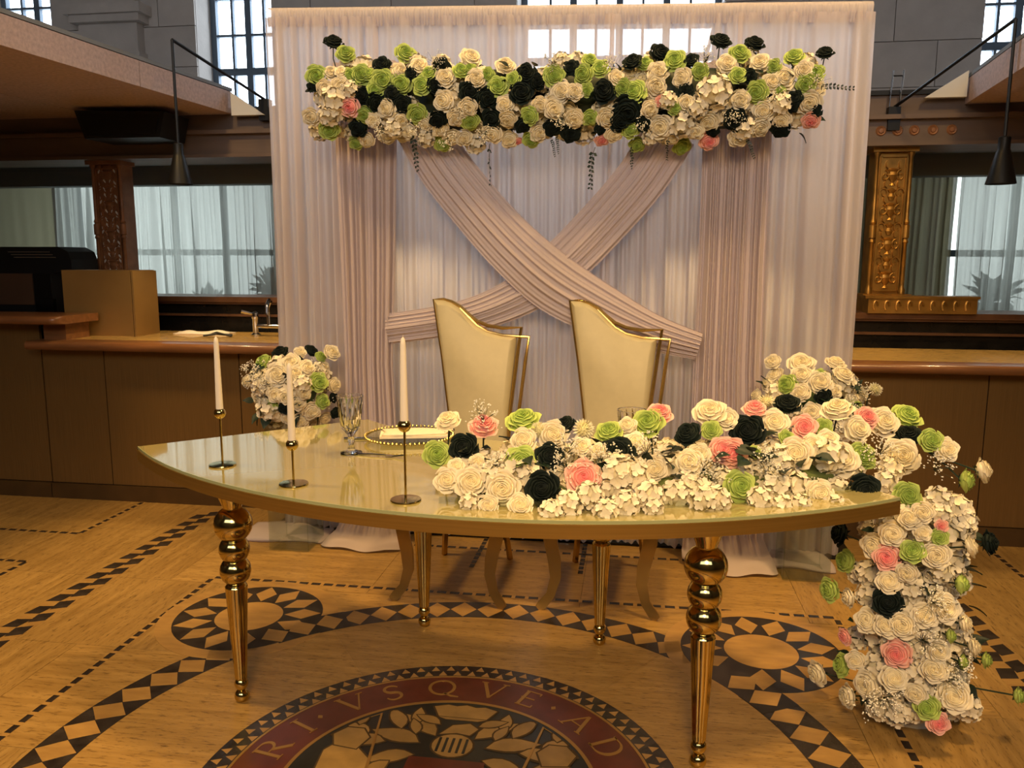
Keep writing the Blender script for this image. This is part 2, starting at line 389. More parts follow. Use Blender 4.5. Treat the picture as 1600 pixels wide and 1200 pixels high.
def glyph(ch):
    m = MB()
    T, t = .13, .06
    if ch == 'I': strip(m, [(0, 0), (0, 1)], T); sf(m, 0, 0, .17); sf(m, 0, 1, .17)
    elif ch == 'V': strip(m, [(-.42, 1), (0, 0)], T); strip(m, [(0, 0), (.42, 1)], t); sf(m, -.42, 1); sf(m, .42, 1)
    elif ch == 'A': strip(m, [(-.42, 0), (0, 1)], t); strip(m, [(0, 1), (.42, 0)], T); strip(m, [(-.26, .36), (.26, .36)], .05); sf(m, -.42, 0); sf(m, .42, 0)
    elif ch == 'E':
        strip(m, [(-.2, 0), (-.2, 1)], T)
        for y, x in ((.02, .34), (.52, .24), (.98, .32)): strip(m, [(-.3, y), (x, y)], .05)
        strip(m, [(.33, .0), (.33, .16)], .045); strip(m, [(.31, .84), (.31, 1)], .045)
    elif ch == 'D': strip(m, [(-.3, 0), (-.3, 1)], T); strip(m, [(-.42, .02), (-.05, .02)]+arc(-.05, .5, .46, .48, -90, 90)+[(-.05, .98), (-.42, .98)], [.05]*2+[.05+.08*math.sin(PI*i/14) for i in range(15)]+[.05]*2)
    elif ch == 'R':
        strip(m, [(-.28, 0), (-.28, 1)], T); sf(m, -.28, 0, .16); strip(m, [(-.4, .98), (0, .98)]+arc(0, .74, .28, .24, 90, -90)+[(-.2, .5)], [.05]*2+[.05+.07*math.sin(PI*i/14) for i in range(15)]+[.05])
        strip(m, [(-.02, .5), (.42, 0)], T); sf(m, .44, 0.01, .1)
    elif ch == 'S': strip(m, arc(0, .75, .26, .23, 20, 250, 12)+arc(0, .27, .28, .25, 70, -160, 12), [.05+.08*math.sin(PI*i/25) for i in range(26)])
    elif ch == 'Q': strip(m, arc(0, .5, .46, .48, 0, 360, 30), [.07+.05*abs(math.cos(2*PI*i/30)) for i in range(31)]); strip(m, [(.05, .1), (.3, -.08), (.6, -.18)], [.06, .1, .05])
    elif ch == 'M': strip(m, [(-.45, 0), (-.36, 1)], t); strip(m, [(-.36, 1), (0, .1)], T); strip(m, [(0, .1), (.36, 1)], t); strip(m, [(.36, 1), (.45, 0)], T); sf(m, -.45, 0); sf(m, .45, 0)
    elif ch == '.': m.prism([(0, .38), (.1, .5), (0, .62), (-.1, .5)], 0, .0018)
    return m
GL = {}
for ch, a in (('A', 226), ('.', 214), ('M', 203), ('A', 185), ('R', 168.5), ('I', 154), ('.', 147), ('V', 134), ('S', 119.5), ('Q', 101.5), ('V', 83), ('E', 69), ('.', 58.5), ('A', 46.5), ('D', 30.5), ('.', 18), ('M', 5), ('A', -12), ('R', -28), ('E', -42)):
    if ch not in GL: GL[ch] = glyph(ch).mesh('letter', ['inlay_brass'])
    r = .475; o = link('letter' if ch != '.' else 'letter_dot', GL[ch], fl, (r*math.cos(D(a)), r*math.sin(D(a)), .0008)); o.rotation_euler = (0, 0, D(a-90)); o.scale = (.088, .088, 1)
# crest pieces inlaid in the dark disc
NP = [0]
def piece(poly, nm, m='tan_marble', z=.0018):
    NP[0] += 1; poly = [(x*min(1, .415/max(.01, math.hypot(x, y))), y*min(1, .415/max(.01, math.hypot(x, y)))) for x, y in poly]
    cx, cy = sum(p[0] for p in poly)/len(poly), sum(p[1] for p in poly)/len(poly)
    if m == 'tan_marble':
        g = [(x+(x-cx)/max(.01, math.hypot(x-cx, y-cy))*.006, y+(y-cy)/max(.01, math.hypot(x-cx, y-cy))*.006) for x, y in poly]
        MB().prism(g, 0, z+.00006*NP[0]-.00003).build('crest_outline', 'joint', fl)
    return MB().prism(poly, 0, z+.00006*NP[0]).build(nm, m, fl)
def leafp(x, y, L, W, a):
    pts = []
    for i in range(7):
        t = i/6; pts.append((t*L, W*math.sin(PI*t**.8)))
    pts += [((1-i/6)*L, -W*.6*math.sin(PI*(1-i/6))) for i in range(1, 6)]
    c, s = math.cos(D(a)), math.sin(D(a)); return [(x+c*u-s*v, y+s*u+c*v) for u, v in pts]
piece([(-.075, .345), (.075, .345), (.1, .395), (.06, .412), (.03, .405), (0, .425), (-.03, .405), (-.06, .412), (-.1, .395)], 'crest_crown')
piece([(-.05, .33), (.05, .33), (.075, .342), (-.075, .342)], 'crest_crown')
piece(arc(0, .2, .06, .055, 0, 360, 20)[:-1], 'crest_helmet')
for k in range(5): piece([(-.045+.02*k, .165), (-.037+.02*k, .165), (-.037+.02*k, .235), (-.045+.02*k, .235)], 'crest_bar', 'navy_marble', .0024)
piece([(-.05, .25), (-.02, .3), (.03, .315), (.06, .29), (.04, .255), (.0, .262)], 'crest_lion')
for s in (-1, 1):
    for (x, y, L, W, a) in ((.06, .24, .15, .035, 40), (.1, .2, .16, .04, 15), (.1, .14, .14, .035, -20), (.17, .26, .12, .03, 60), (.2, .19, .12, .035, -5), (.14, .29, .09, .025, 90), (.26, .21, .1, .03, 35), (.24, .12, .12, .04, -40), (.3, .26, .08, .025, 75), (.06, .3, .09, .022, 25), (.33, .2, .07, .022, 20), (.16, .1, .1, .03, -60), (.12, .24, .08, .02, 70), (.3, .3, .06, .018, 110)):
        p = leafp(x, y, L, W, a); piece([(s*u, v) for u, v in p], 'crest_leaf')
    piece([(s*.25, .33), (s*.258, .33), (s*.21, .02), (s*.2, .02)], 'crest_lance', 'inlay_brass', .0026)
    piece([(s*u, v) for u, v in ((.2, .0), (.22, .1), (.27, .15), (.33, .17), (.36, .12), (.35, .02), (.33, -.1), (.24, -.1))], 'crest_supporter')
    piece([(s*u, v) for u, v in ((.27, .14), (.25, .2), (.28, .24), (.33, .24), (.36, .2), (.34, .15))], 'crest_supporter')
piece([(-.11, .13), (.11, .13), (.11, 0), (.06, -.1), (0, -.15), (-.06, -.1), (-.11, 0)], 'crest_shield', 'red_marble')

# ---- shell behind and around
def wall(name, c0, c1, m, lab): return struct(MB().box(c0, c1).build(name, m), lab)
wall('wall_left', (-6.2, -6, 0), (-6, 4.8, 6), 'wall_paint', 'plain wall at the far left of the hall')
wall('wall_right', (6, -6, 0), (6.2, 4.8, 6), 'wall_paint', 'plain wall at the far right of the hall')
wall('wall_front', (-6.2, -6.2, 0), (6.2, -6, 6), 'wall_paint', 'plain wall behind the viewer')
wall('ceiling', (-6.2, -6.2, 6), (6.2, 5.6, 6.2), 'ceiling_paint', 'high pale ceiling of the hall')
WY = 4.8
WIN = [(-5.25, -4.56), (-3.23, -2.55), (-.49, 1.11), (2.97, 3.65)]
ZB, ZT = 2.35, 5.2
wb = thing('wall_back', 'tall stone wall with high windows', None); del_cat = None
wb['kind'] = 'structure'
def stone(x0, x1, z0, z1, y=WY, d=.4, m='stone', nm='stone_pier'): return MB().box((x0, y, z0), (x1, y+d, z1)).build(nm, m, wb)
stone(-6.2, 6.2, 0, ZB, nm='stone_base'); stone(-6.2, 6.2, ZT, 6, nm='stone_top')
edges = [-6.2]+[e for w_ in WIN for e in w_]+[6.2]
piers = [(edges[i], edges[i+1]) for i in range(0, len(edges), 2)]
for (x0, x1) in piers: stone(x0, x1, ZB, ZT)
blk = {}
for (x0, x1) in piers:
    row = 0; z = ZB
    while z < 4.0:
        n = max(1, round((x1-x0)/.62)); W = (x1-x0)/n; off = W/2 if row % 2 else 0
        xs = [x0]+[x for x in [x0+off+W*i for i in range(n+1)] if x0+.05 < x < x1-.05]+[x1]
        for i in range(len(xs)-1):
            key = round(xs[i+1]-xs[i], 3)
            if key not in blk: h = key/2-.003; blk[key] = MB().box((-h, -.02, .003), (h, 0, .327)).mesh('stone_block', ['stone'])
            link('stone_block', blk[key], wb, ((xs[i]+xs[i+1])/2, WY, z))
        z += .33; row += 1
# pilaster capital between the two left windows
cp = MB()
for z0, z1, e in ((2.35, 3.06, .0), (3.06, 3.12, .04), (3.12, 3.36, .02), (3.36, 3.42, .07), (3.42, 3.5, .1), (3.5, 5.2, .0)):
    cp.box((-4.22-e, WY-.1-e, z0), (-3.72+e, WY-.02, z1))
cp.build('pilaster', 'stone', wb)
# windows: frame, mullions, each pane
pane_cache = {}
for wi, (x0, x1) in enumerate(WIN):
    wn = thing('window_%d' % (wi+1), 'tall dark-framed window with bright daylight, %s' % ('at the top left corner', 'left of the draped backdrop', 'above the middle of the backdrop', 'at the top right corner')[wi], None); wn['kind'] = 'structure'
    yy = WY+.28; nx = 8 if wi == 2 else 4; nz = 9
    m = MB()
    for x in (x0, x1-.05): m.box((x, yy-.04, ZB), (x+.05, yy+.04, ZT))
    m.box((x0, yy-.04, ZB), (x1, yy+.04, ZB+.06)); m.box((x0, yy-.04, ZT-.06), (x1, yy+.04, ZT)); m.build('window_frame', 'window_frame', wn)
    cw = (x1-x0-.1)/nx; ch = (ZT-ZB-.12)/nz
    for i in range(1, nx):
        t = .028 if i % 2 == 0 else .01
        MB().box((x0+.05+cw*i-t, yy-.03, ZB), (x0+.05+cw*i+t, yy+.03, ZT)).build('mullion', 'window_frame', wn)
    for k in range(1, nz):
        t = .03 if k in (2, 5) else .01
        MB().box((x0, yy-.028, ZB+.06+ch*k-t), (x1, yy+.028, ZB+.06+ch*k+t)).build('mullion', 'window_frame', wn)
    key = round(cw, 3)
    if key not in pane_cache: pane_cache[key] = MB().box((-cw/2, 0, -ch/2), (cw/2, .008, ch/2)).mesh('pane', ['daylight_pane'])
    for i in range(nx):
        for k in range(nz): link('pane', pane_cache[key], wn, (x0+.05+cw*(i+.5), yy+.012, ZB+.06+ch*(k+.5)))
# low back bar partition (black stone dado, ledge, entablature)
BY = 3.2
for s, nm, x0, x1, zl in ((-1, 'left', -6, -.3, 1.15), (1, 'right', .3, 6, 1.095)):
    d = MB().box((x0, BY-.06, 0), (x1, BY+.2, zl-.035)).build('wall_back_bar_'+nm, 'black_stone'); struct(d, 'black marble back bar wall on the %s' % nm)
    MB().box((x0, BY-.1, zl-.13), (x1, BY-.06, zl-.115)).build('strip', 'copper_ledge', d)
    t = MB(); t.box((x0, BY-.13, zl-.035), (x1, BY+.25, zl)); t.box((x0, BY-.11, zl-.05), (x1, BY, zl-.035)); struct(t.build('trim_%d' % (1 if s < 0 else 2), 'copper_ledge'), 'reddish wooden ledge of the %s back bar' % nm)
    e = MB(); e.box((x0, BY-.06, 2.06), (x1, BY+.3, 2.2)); e.box((x0, BY-.1, 2.19), (x1, BY+.3, 2.215)); e.box((x0, BY-.03, 2.215), (x1, BY+.3, 2.33)); e.box((x0, BY-.09, 2.045), (x1, BY+.3, 2.065))
    struct(e.build('trim_%d' % (3 if s < 0 else 4), 'entablature'), 'brown entablature beam above the %s back bar' % nm)
    struct(MB().box((x0, BY-.05, 2.33), (x1, BY+.05, 2.355)).build('trim_%d' % (5 if s < 0 else 6), 'black_metal'), 'thin black rail on the %s entablature' % nm)
    struct(MB().box((x0, BY+.5, 1.93), (x1, BY+.62, 2.33)).build('trim_%d' % (7 if s < 0 else 8), 'dark_plaster'), 'dark valance above the sheer curtains on the %s' % nm)
    struct(MB().box((x0, BY+.2, 2.3), (x1, WY, 2.34)).build('ceiling_low_'+nm, 'dark_plaster'), 'dark low ceiling behind the %s entablature' % nm)
    # glazing in front of the curtains
    g = MB().box((x0, BY+.24, zl), (x1, BY+.246, 2.06)).build('window_%d' % (5 if s < 0 else 6), 'pane_glass'); struct(g, 'large glass pane before the sheer curtains on the %s' % nm)
# windows behind the low curtains
for n, (x0, x1) in enumerate(((-4.3, -2.5), (2.75, 4.6))):
    wn = thing('window_%d' % (7+n), 'daylit window behind the grey sheer curtains on the %s' % ('left', 'right')[n], None); wn['kind'] = 'structure'
    y = 4.6; nx = 4
    for i in range(nx):
        for k in range(2):
            cw = (x1-x0)/nx; ch = .6
            MB().box((x0+cw*i+.02, y, .85+ch*k+.02), (x0+cw*(i+1)-.02, y+.01, .85+ch*(k+1)-.02)).build('pane', 'daylight_low', wn)
    f = MB()
    for i in range(nx+1): f.box((x0+cw*i-.025, y-.03, .8), (x0+cw*i+.025, y+.03, 2.1))
    for k in range(3): f.box((x0, y-.03, .85+.6*k-.025), (x1, y+.03, .85+.6*k+.025))
    f.build('window_frame', 'window_frame', wn)

def pleats(seed, x0, x1, n, amp, ph=0):
    """a random fold profile: list of (x, y-offset)"""
    r = random.Random(seed); pts = []; K = [(r.uniform(.8, 1.2)*k, r.uniform(0, 6.28), r.uniform(.4, 1)) for k in (n*.35, n*.62, n, n*1.7)]
    N = int(n*9)
    for i in range(N+1):
        t = i/N; y = sum(a*math.sin(2*PI*f*t+p) for f, p, a in K)/2.2
        pts.append((x0+(x1-x0)*t, amp*y))
    return pts
def curtain(name, x0, x1, z0, z1, y, n, amp, m, seed, label, cat, group=None, parent=None, kind=None, z1r=None):
    prof = pleats(seed, x0, x1, n, amp); rows = []
    r = random.Random(seed+5); sh = [r.uniform(-1, 1) for _ in range(8)]
    for k in range(9):
        v = k/8
        row = []
        for i, (x, dy) in enumerate(prof):
            zt = z1+((z1r-z1)*i/(len(prof)-1) if z1r is not None else 0)
            row.append((x+.006*math.sin(v*4+x*9)*v, y+dy*(.45+.55*min(1, v*2.2)), zt+(z0-zt)*v))
        rows.append(row)
    o = MB().grid(rows).build(name, m, parent, smooth='all')
    if label: tag(o, label, cat, group, kind)
    return o
# lower sheer curtains behind the glass
curtain('sheer_curtain', -3.72, -1.9, .9, 1.96, 3.9, 24, .055, 'sheer_grey', 11, 'pale teal sheer curtain behind the glass, right of the dark carved column', 'curtain')
curtain('sheer_curtain', -3.97, -3.7, .9, 1.96, 3.9, 5, .05, 'sheer_grey', 12, 'narrow pale sheer curtain strip left of the dark carved column', 'curtain')
curtain('lined_curtain', -5.6, -3.98, .9, 1.96, 3.86, 12, .012, 'sheer_dark', 13, 'flat olive brown curtain panel at the far left behind the black machine', 'curtain')
curtain('sheer_curtain', 1.5, 2.57, .9, 1.96, 3.9, 12, .06, 'sheer_dark', 14, 'dim grey green curtain right beside the gilded carved column', 'curtain')
curtain('sheer_curtain', 2.58, 4.6, .9, 1.96, 3.88, 26, .055, 'sheer_grey', 15, 'brightly backlit sheer curtain at the right edge of the picture', 'curtain')

# carved columns
def column(name, x, z0, z1, wdt, m, label, pierced):
    c = thing(name, label, 'column', (x, BY+.04, z0)); H = z1-z0; h = wdt/2
    b = MB(); b.box((-h, -.02, 0), (h, .1, H)); 
    b.box((-h-.02, -.07, 0), (h+.02, .1, .09)); b.box((-h-.03, -.08, .09), (h+.03, .1, .105)); b.box((-h-.02, -.06, H-.03), (h+.02, .1, H)); b.build('shaft', m, c)
    for s in (-1, 1):
        q = MB(); prof = [(.0, .105), (.022, .105), (.022, .13), (.014, .15)]
        prof += [(.015, .16), (.013, H*.42), (.02, H*.43), (.014, H*.45), (.022, H*.455), (.022, H*.53), (.014, H*.535), (.02, H*.55), (.013, H*.57), (.012, H-.06), (.02, H-.04), (.02, H-.03), (0, H-.03)]
        q.lathe(prof, 12, (s*(h-.012), -.025, 0)); q.build('colonnette', m, c, smooth=True)
    # panel frame
    p = MB(); pw = h-.035
    for sx in (-1, 1): p.box((sx*pw-.004, -.035, .12), (sx*pw+.004, -.02, H-.05))
    p.box((-pw, -.035, .12), (pw, -.02, .128)); p.box((-pw, -.035, H-.058), (pw, -.02, H-.05)); p.build('panel_moulding', m, c)
    # relief: stacked urns, scrolls and leaves
    zz = .14; k = 0
    while zz < H-.14:
        u = MB(); hh = .1 if k % 2 == 0 else .075
        prof = [(.0, 0), (.018, 0), (.006, .15), (.02, .35), (.034, .6), (.026, .78), (.036, .9), (.0, 1)] if k % 2 == 0 else [(0, 0), (.012, 0), (.02, .3), (.01, .55), (.024, .8), (0, 1)]
        u.lathe([(r, z*hh) for r, z in prof], 12); me = u.mesh('urn', [m], True)
        o = link('urn', me, c, (0, -.02, zz)); o.scale = (min(1.1, pw/.045), .45, 1)
        for s in (-1, 1):
            sp = MB(); pts = []
            for i in range(15):
                a = i/14*4.2*PI/2+(0 if k % 2 else PI/2); rr = .006+.021*(1-i/14)
                pts.append((s*(pw*.62)+s*rr*math.cos(a), -.026, zz+hh*.55+rr*1.3*math.sin(a)))
            sp.tube(pts, [.0065-.003*i/14 for i in range(15)], 6); sp.build('scroll', m, c, smooth=True)
            lf = MB(); L = [(0, 0), (.012, .012), (.014, .03), (.004, .05), (-.006, .03), (-.005, .012)]
            lf.prism([(s*(pw*.45)+s*a, zz+hh*.95+b) for a, b in L], -.04, -.018, f=lambda x, z, y: (x, y, z)); lf.build('carved_leaf', m, c)
            if pierced:  # pale painted chips stand in for light showing through the carving
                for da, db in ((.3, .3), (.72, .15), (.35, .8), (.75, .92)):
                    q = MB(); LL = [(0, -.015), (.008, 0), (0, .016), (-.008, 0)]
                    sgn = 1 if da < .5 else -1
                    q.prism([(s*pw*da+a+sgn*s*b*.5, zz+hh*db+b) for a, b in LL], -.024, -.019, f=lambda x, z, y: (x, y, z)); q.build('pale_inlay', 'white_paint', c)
        zz += hh+.012; k += 1
    return c
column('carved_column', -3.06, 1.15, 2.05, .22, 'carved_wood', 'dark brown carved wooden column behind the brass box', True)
column('carved_column', 1.965, 1.095, 2.05, .21, 'carved_gold', 'gilded carved column with urns to the right of the backdrop', False)
cb = MB().box((1.83, BY-.16, 1.095), (2.42, BY-.04, 1.18)); cb.box((1.81, BY-.17, 1.18), (2.43, BY-.03, 1.195))
cb = tag(cb.build('carved_pedestal_rail', 'carved_gold'), 'low gilded carved rail at the foot of the gilded column', 'rail')
for i in range(9):
    MB().tube([(1.89+.062*i-.02+.012*math.cos(t), BY-.165, 1.14+.028*math.sin(t)) for t in [j*.6 for j in range(8)]], .006, 5).build('scroll', 'carved_gold', cb, smooth=True)
FR = bpy.data.objects['trim_4']
for i, x in enumerate((1.62, 1.7, 1.86, 1.95, 2.04, 2.14, 2.24)):
    r = MB(); r.lathe([(0, .012), (.012, .011), (.016, .004), (.024, .008), (.03, 0)], 12); o = r.build('carved_rosette', 'carved_wood', FR, smooth=True); o.location = (x, BY-.06, 2.13); o.rotation_euler = (PI/2, 0, 0)
# canopies of cork coloured beams, left and right
def canopy(name, xe, sgn, z0, y0, label):
    c = thing(name, label, 'canopy', (xe, BY, z0), rz=-.1)
    for k, (dx, wd, zb, zt) in enumerate(((0, .48, 0, .135), (.492, .42, .004, .12), (.924, .46, .004, .12), (1.396, .9, .004, .12), (2.308, 1.1, .004, .12))):
        a, b = sorted((sgn*dx, sgn*(dx+wd)))
        if k == 0:
            for yy0, yy1 in ((y0-BY, -2.05), (-2.046, -.9), (-.896, -.03)): MB().box((a, yy0, zb), (b, yy1, zt)).build('beam', 'beam_cork', c)
        else: MB().box((a, y0-BY, zb), (b, -.03, zt)).build('soffit_plank', 'beam_cork', c)
    a, b = sorted((0, sgn*3.4)); MB().box((a, y0-BY, .14), (b, -.03, .16)).build('deck', 'dark_plaster', c)
    return c
canopy('canopy', -2.1, -1, 2.32, -1.2, 'pinkish brown beam canopy sloping across the top left corner')
canopy('canopy', 2.31, 1, 2.27, -1.2, 'pinkish brown beam canopy at the top right edge')
for x, s, lb in ((-2.08, 1, 'pale triangular gusset board at the end of the left canopy'), (2.29, -1, 'pale triangular gusset board at the end of the right canopy')):
    tag(MB().prism([(0, 2.3), (s*.22, 2.3), (0, 2.44)], BY-.1, BY-.06, f=lambda a, z, y, x=x: (x+a, y, z)).build('gusset_board', 'white_paint'), lb, 'board')
# speaker under the left canopy
sp = thing('loudspeaker', 'black wedge loudspeaker under the left canopy', 'speaker', (-2.66, 2.92, 2.16))
MB().prism([(-.3, .14), (.3, .12), (.26, -.03), (-.24, -.03)], -.12, .16, f=lambda x, z, y: (x, y, z)).build('cabinet', 'black_plastic', sp)
MB().prism([(-.27, .12), (.27, .1), (.235, -.015), (-.215, -.015)], -.128, -.12, f=lambda x, z, y: (x, y, z)).build('grille', 'black_metal', sp)
MB().box((-.02, 0, .12), (.02, .05, .158)).build('bracket', 'black_metal', sp)
# pendant lamps on boom arms
def pendant(x, z, ztop, a1, label, fork):
    p = thing('pendant_lamp', label, 'lamp', (x, 2.35, z), 'black cone pendants')
    o = MB().lathe([(.067, 0), (.066, .004), (.032, .15), (.027, .16), (.027, .215), (.02, .22), (0, .22)], 28).lathe([(.062, .003), (.026, .14)], 28).build('shade', 'black_metal', p, True)
    MB().lathe([(0, .09), (.02, .085), (.03, .06), (.02, .03), (0, .025)], 16).build('bulb', 'shade_inner', p, True)
    MB().tube([(0, 0, .215), (0, 0, ztop-z)], .008, 8).build('rod', 'black_metal', p)
    e = Vector(a1)-Vector((x, 2.35, z)); MB().tube([(0, 0, ztop-z), e], .009, 8).build('boom_arm', 'black_metal', p)
    b = MB().box((e.x-.035, e.y-.02, e.z-.13), (e.x+.03, e.y+.04, e.z)); b.build('clamp', 'black_metal', p)
    if fork:
        for dx in (-.03, .025): MB().tube([(e.x+dx, e.y, e.z), (e.x+dx+.01, e.y, e.z+.2)], .005, 6).build('fork_rod', 'chrome', p)
        MB().tube([(e.x-.025, e.y, e.z+.17), (e.x+.035, e.y, e.z+.17)], .004, 6).build('fork_bar', 'black_metal', p)
    l = bpy.data.lights.new('pendant_bulb', 'SPOT'); l.energy = 22; l.color = (1, .72, .36); l.spot_size = D(105); l.spot_blend = .5; l.shadow_soft_size = .03
    lo = bpy.data.objects.new('pendant_bulb', l); COL.objects.link(lo); lo.location = (x, 2.35, z+.015)
pendant(-2.015, 1.805, 2.566, (-1.87, 3.14, 2.40), 'black cone pendant lamp hanging on the left of the backdrop', False)
pendant(2.204, 1.76, 2.505, (1.925, 3.14, 2.26), 'black cone pendant lamp hanging at the right edge of the picture', True)

pendant(.84, 1.775, 2.52, (.8, 3.14, 2.3), 'cone pendant lamp glowing faintly through the right of the backdrop curtain', False)
pendant(-.6, 1.785, 2.54, (-.6, 3.14, 2.32), 'cone pendant lamp hidden behind the left half of the backdrop curtain', False)  # lamp added out of sight to make the curtain's left half glow

# ================================================================== BARS
def nose(x0, x1, y0, y1, z, th, n=8, endr=False, endl=False):
    """counter slab with a bullnose front; rounded plan at its free end"""
    prof = [(y1, z), (y0+th/2, z)]+[(y0+th/2-th/2*math.sin(PI*i/n), z-th/2+th/2*math.cos(PI*i/n)) for i in range(1, n)]+[(y0+th/2, z-th), (y1, z-th)]
    rows = []
    xs = [(x0, 0)]+[(x1, 0)]
    if endl: xs = [(x0+.05-.05*math.cos(i*PI/12), .05-.05*math.sin(i*PI/12)) for i in range(0, 6)]+[(x0+.05, 0), (x1, 0)]
    if endr: xs = [(x0, 0)]+[(x1-.05+.05*math.sin(i*PI/12), .05-.05*math.cos(i*PI/12)) for i in range(0, 7)]
    for x, dy in xs: rows.append([(x, min(y+dy, y1), zz) for y, zz in prof])
    m = MB().grid(rows, close=True); k = len(prof); m.f += [tuple(range(k)), tuple(range(len(m.v)-k, len(m.v)))]; m.m += [0, 0]
    return m
FB = 2.25
def bar(label, x0, x1, zc, th, joints, tag_side):
    b = thing('bar_counter', label, 'bar', ((x0+x1)/2, FB, 0)); ox = (x0+x1)/2
    js = [x0]+joints+[x1]
    for i in range(len(js)-1): MB().box((js[i]-ox+.003, 0, .095), (js[i+1]-ox-.003, .02, zc-th)).build('front_panel', 'brass_panel', b)
    MB().box((x0-ox, .012, .09), (x1-ox, .03, zc-th)).build('carcass', 'joint', b)
    MB().box((x0-ox, -.012, 0), (x1-ox, .03, .09)).build('plinth', 'plinth', b)
    nose(x0-ox, x1-ox, -.13, .02, zc, th, endl=(tag_side < 0 and False)).build('counter_edge', 'counter_wood', b, True)
    MB().box((x0-ox, .02, zc-th), (x1-ox, .62, zc)).build('counter_surface', 'counter_top', b)
    return b
bar('brass-panelled bar counter with a rounded wooden edge on the left', -2.88, -.95, .94, .05, [-2.49, -1.67], -1)
bar('brass-panelled bar counter with a rounded wooden edge on the right', 1.1, 4.4, .91, .045, [1.36, 2.195, 3.03, 3.87], 1)
rb = thing('raised_bar', 'raised wooden bar top at the far left edge', 'bar', (-3.6, FB, 0))
nose(-2.2, .95, -.16, .2, 1.08, .045, endr=True).build('counter_edge', 'counter_wood', rb, True)
MB().box((.76, -.02, .94), (.9, .18, 1.035)).build('post', 'counter_wood', rb)
for a, b_ in ((-2.2, -.556), (-.55, .715)): MB().box((a, -.0, .095), (b_, .02, 1.035)).build('front_panel', 'brass_panel', rb)
MB().box((-2.2, -.012, 0), (.715, .03, .09)).build('plinth', 'plinth', rb)
# brass box on the counter
bx = thing('brass_box', 'large square brass box standing on the left counter', 'box', (-2.58, 2.6, .94))
MB().box((-.31, -.12, 0), (.135, .12, .383)).build('body', 'brass_box', bx); MB().box((.139, -.12, 0), (.15, .12, .385)).build('side_plate', 'brass_box', bx); MB().box((-.31, -.12, .383), (.135, .12, .389)).build('lid', 'brass_box', bx)
# black machine at far left
em = thing('coffee_machine', 'black coffee machine with chrome vents behind the raised bar', 'machine', (-3.25, 2.93, .94))
MB().prism([(-.9, 0), (-.9, .53), (.1, .53), (.16, .5), (.18, .45), (.18, .38), (.03, .36), (.03, 0)], -.12, .14, f=lambda x, z, y: (x, y, z)).build('housing', 'black_plastic', em)
MB().box((-.85, -.128, .16), (-.1, -.12, .36)).build('front_panel', 'brown_panel', em)
MB().box((-.09, -.13, .0), (.03, -.12, .36)).build('side_post', 'black_gloss', em)
for x0 in (-.66, -.26):
    for k in range(3): MB().box((x0+.02*k, -.126, .495-.017*k), (x0+.3+.02*k, -.12, .5-.017*k)).build('vent', 'chrome', em)
MB().box((-.04, -.16, 0), (.06, -.13, .2)).build('grinder_spout', 'black_gloss', em)
# towel, tongs, faucet
def cloth_patch(w, d, amp, seed, nx=18, ny=10):
    r = random.Random(seed); a = [r.uniform(3, 9) for _ in range(6)]; m = MB(); top = []
    for j in range(ny+1):
        top.append([(w*(i/nx-.5)+.01*math.sin(a[4]*j/ny), d*(j/ny-.5)*(1+.15*math.sin(a[0]*i/nx)), .006+amp*(.5+.5*math.sin(a[1]*i/nx+a[2]*j/ny*.6))*math.sin(PI*max(.05, min(.95, i/nx)))*math.sin(PI*max(.08, min(.92, j/ny)))) for i in range(nx+1)])
    m.grid(top); m.grid([[(x, y, 0) for x, y, z in r_] for r_ in top])
    n = (nx+1)*(ny+1); ring = list(range(nx+1))+[j*(nx+1)+nx for j in range(1, ny+1)]+[ny*(nx+1)+i for i in range(nx-1, -1, -1)]+[j*(nx+1) for j in range(ny-1, 0, -1)]
    for k in range(len(ring)): i0, i1 = ring[k], ring[(k+1) % len(ring)]; m.f.append((i0, i1, n+i1, n+i0)); m.m.append(0)
    return m
o = cloth_patch(.34, .14, .035, 3).build('folded_towel', 'towel', None, 'all', loc=(-2.13, 2.72, .94)); tag(o, 'crumpled cream towel lying on the left counter', 'towel')
tg = thing('tongs', 'small dark metal tongs lying on the left counter near the tap', 'tongs', (-1.93, 2.5, .94))
MB().tube([(-.07, -.03, .012), (0, 0, .022), (.08, .035, .012)], .007, 6).build('arm', 'black_metal', tg); MB().tube([(-.06, .02, .012), (0, 0, .03), (.09, .0, .01)], .006, 6).build('arm', 'black_metal', tg)
fc = thing('bridge_faucet', 'chrome bridge faucet at the sink of the left counter', 'faucet', (-1.66, 2.62, .94))
for x in (-.085, .085):
    MB().lathe([(0, 0), (.03, 0), (.03, .012), (.017, .02), (.017, .1), (.022, .11), (.018, .14), (0, .15)], 14, (x, 0, 0)).build('valve', 'chrome', fc, True)
    MB().tube([(x, 0, .13), (x+(.07 if x > 0 else -.07), -.03, .15)], [.007, .012], 8).build('lever', 'chrome', fc, True)
MB().tube([(-.085, 0, .06), (.085, 0, .06)], .013, 10).build('bridge', 'chrome', fc, True)
MB().tube([(0, 0, .05), (0, 0, .12), (0, -.005, .17), (.03, -.03, .21), (.05, -.09, .22), (.055, -.13, .19), (.055, -.135, .14)], .011, 10).build('spout', 'chrome', fc, True)
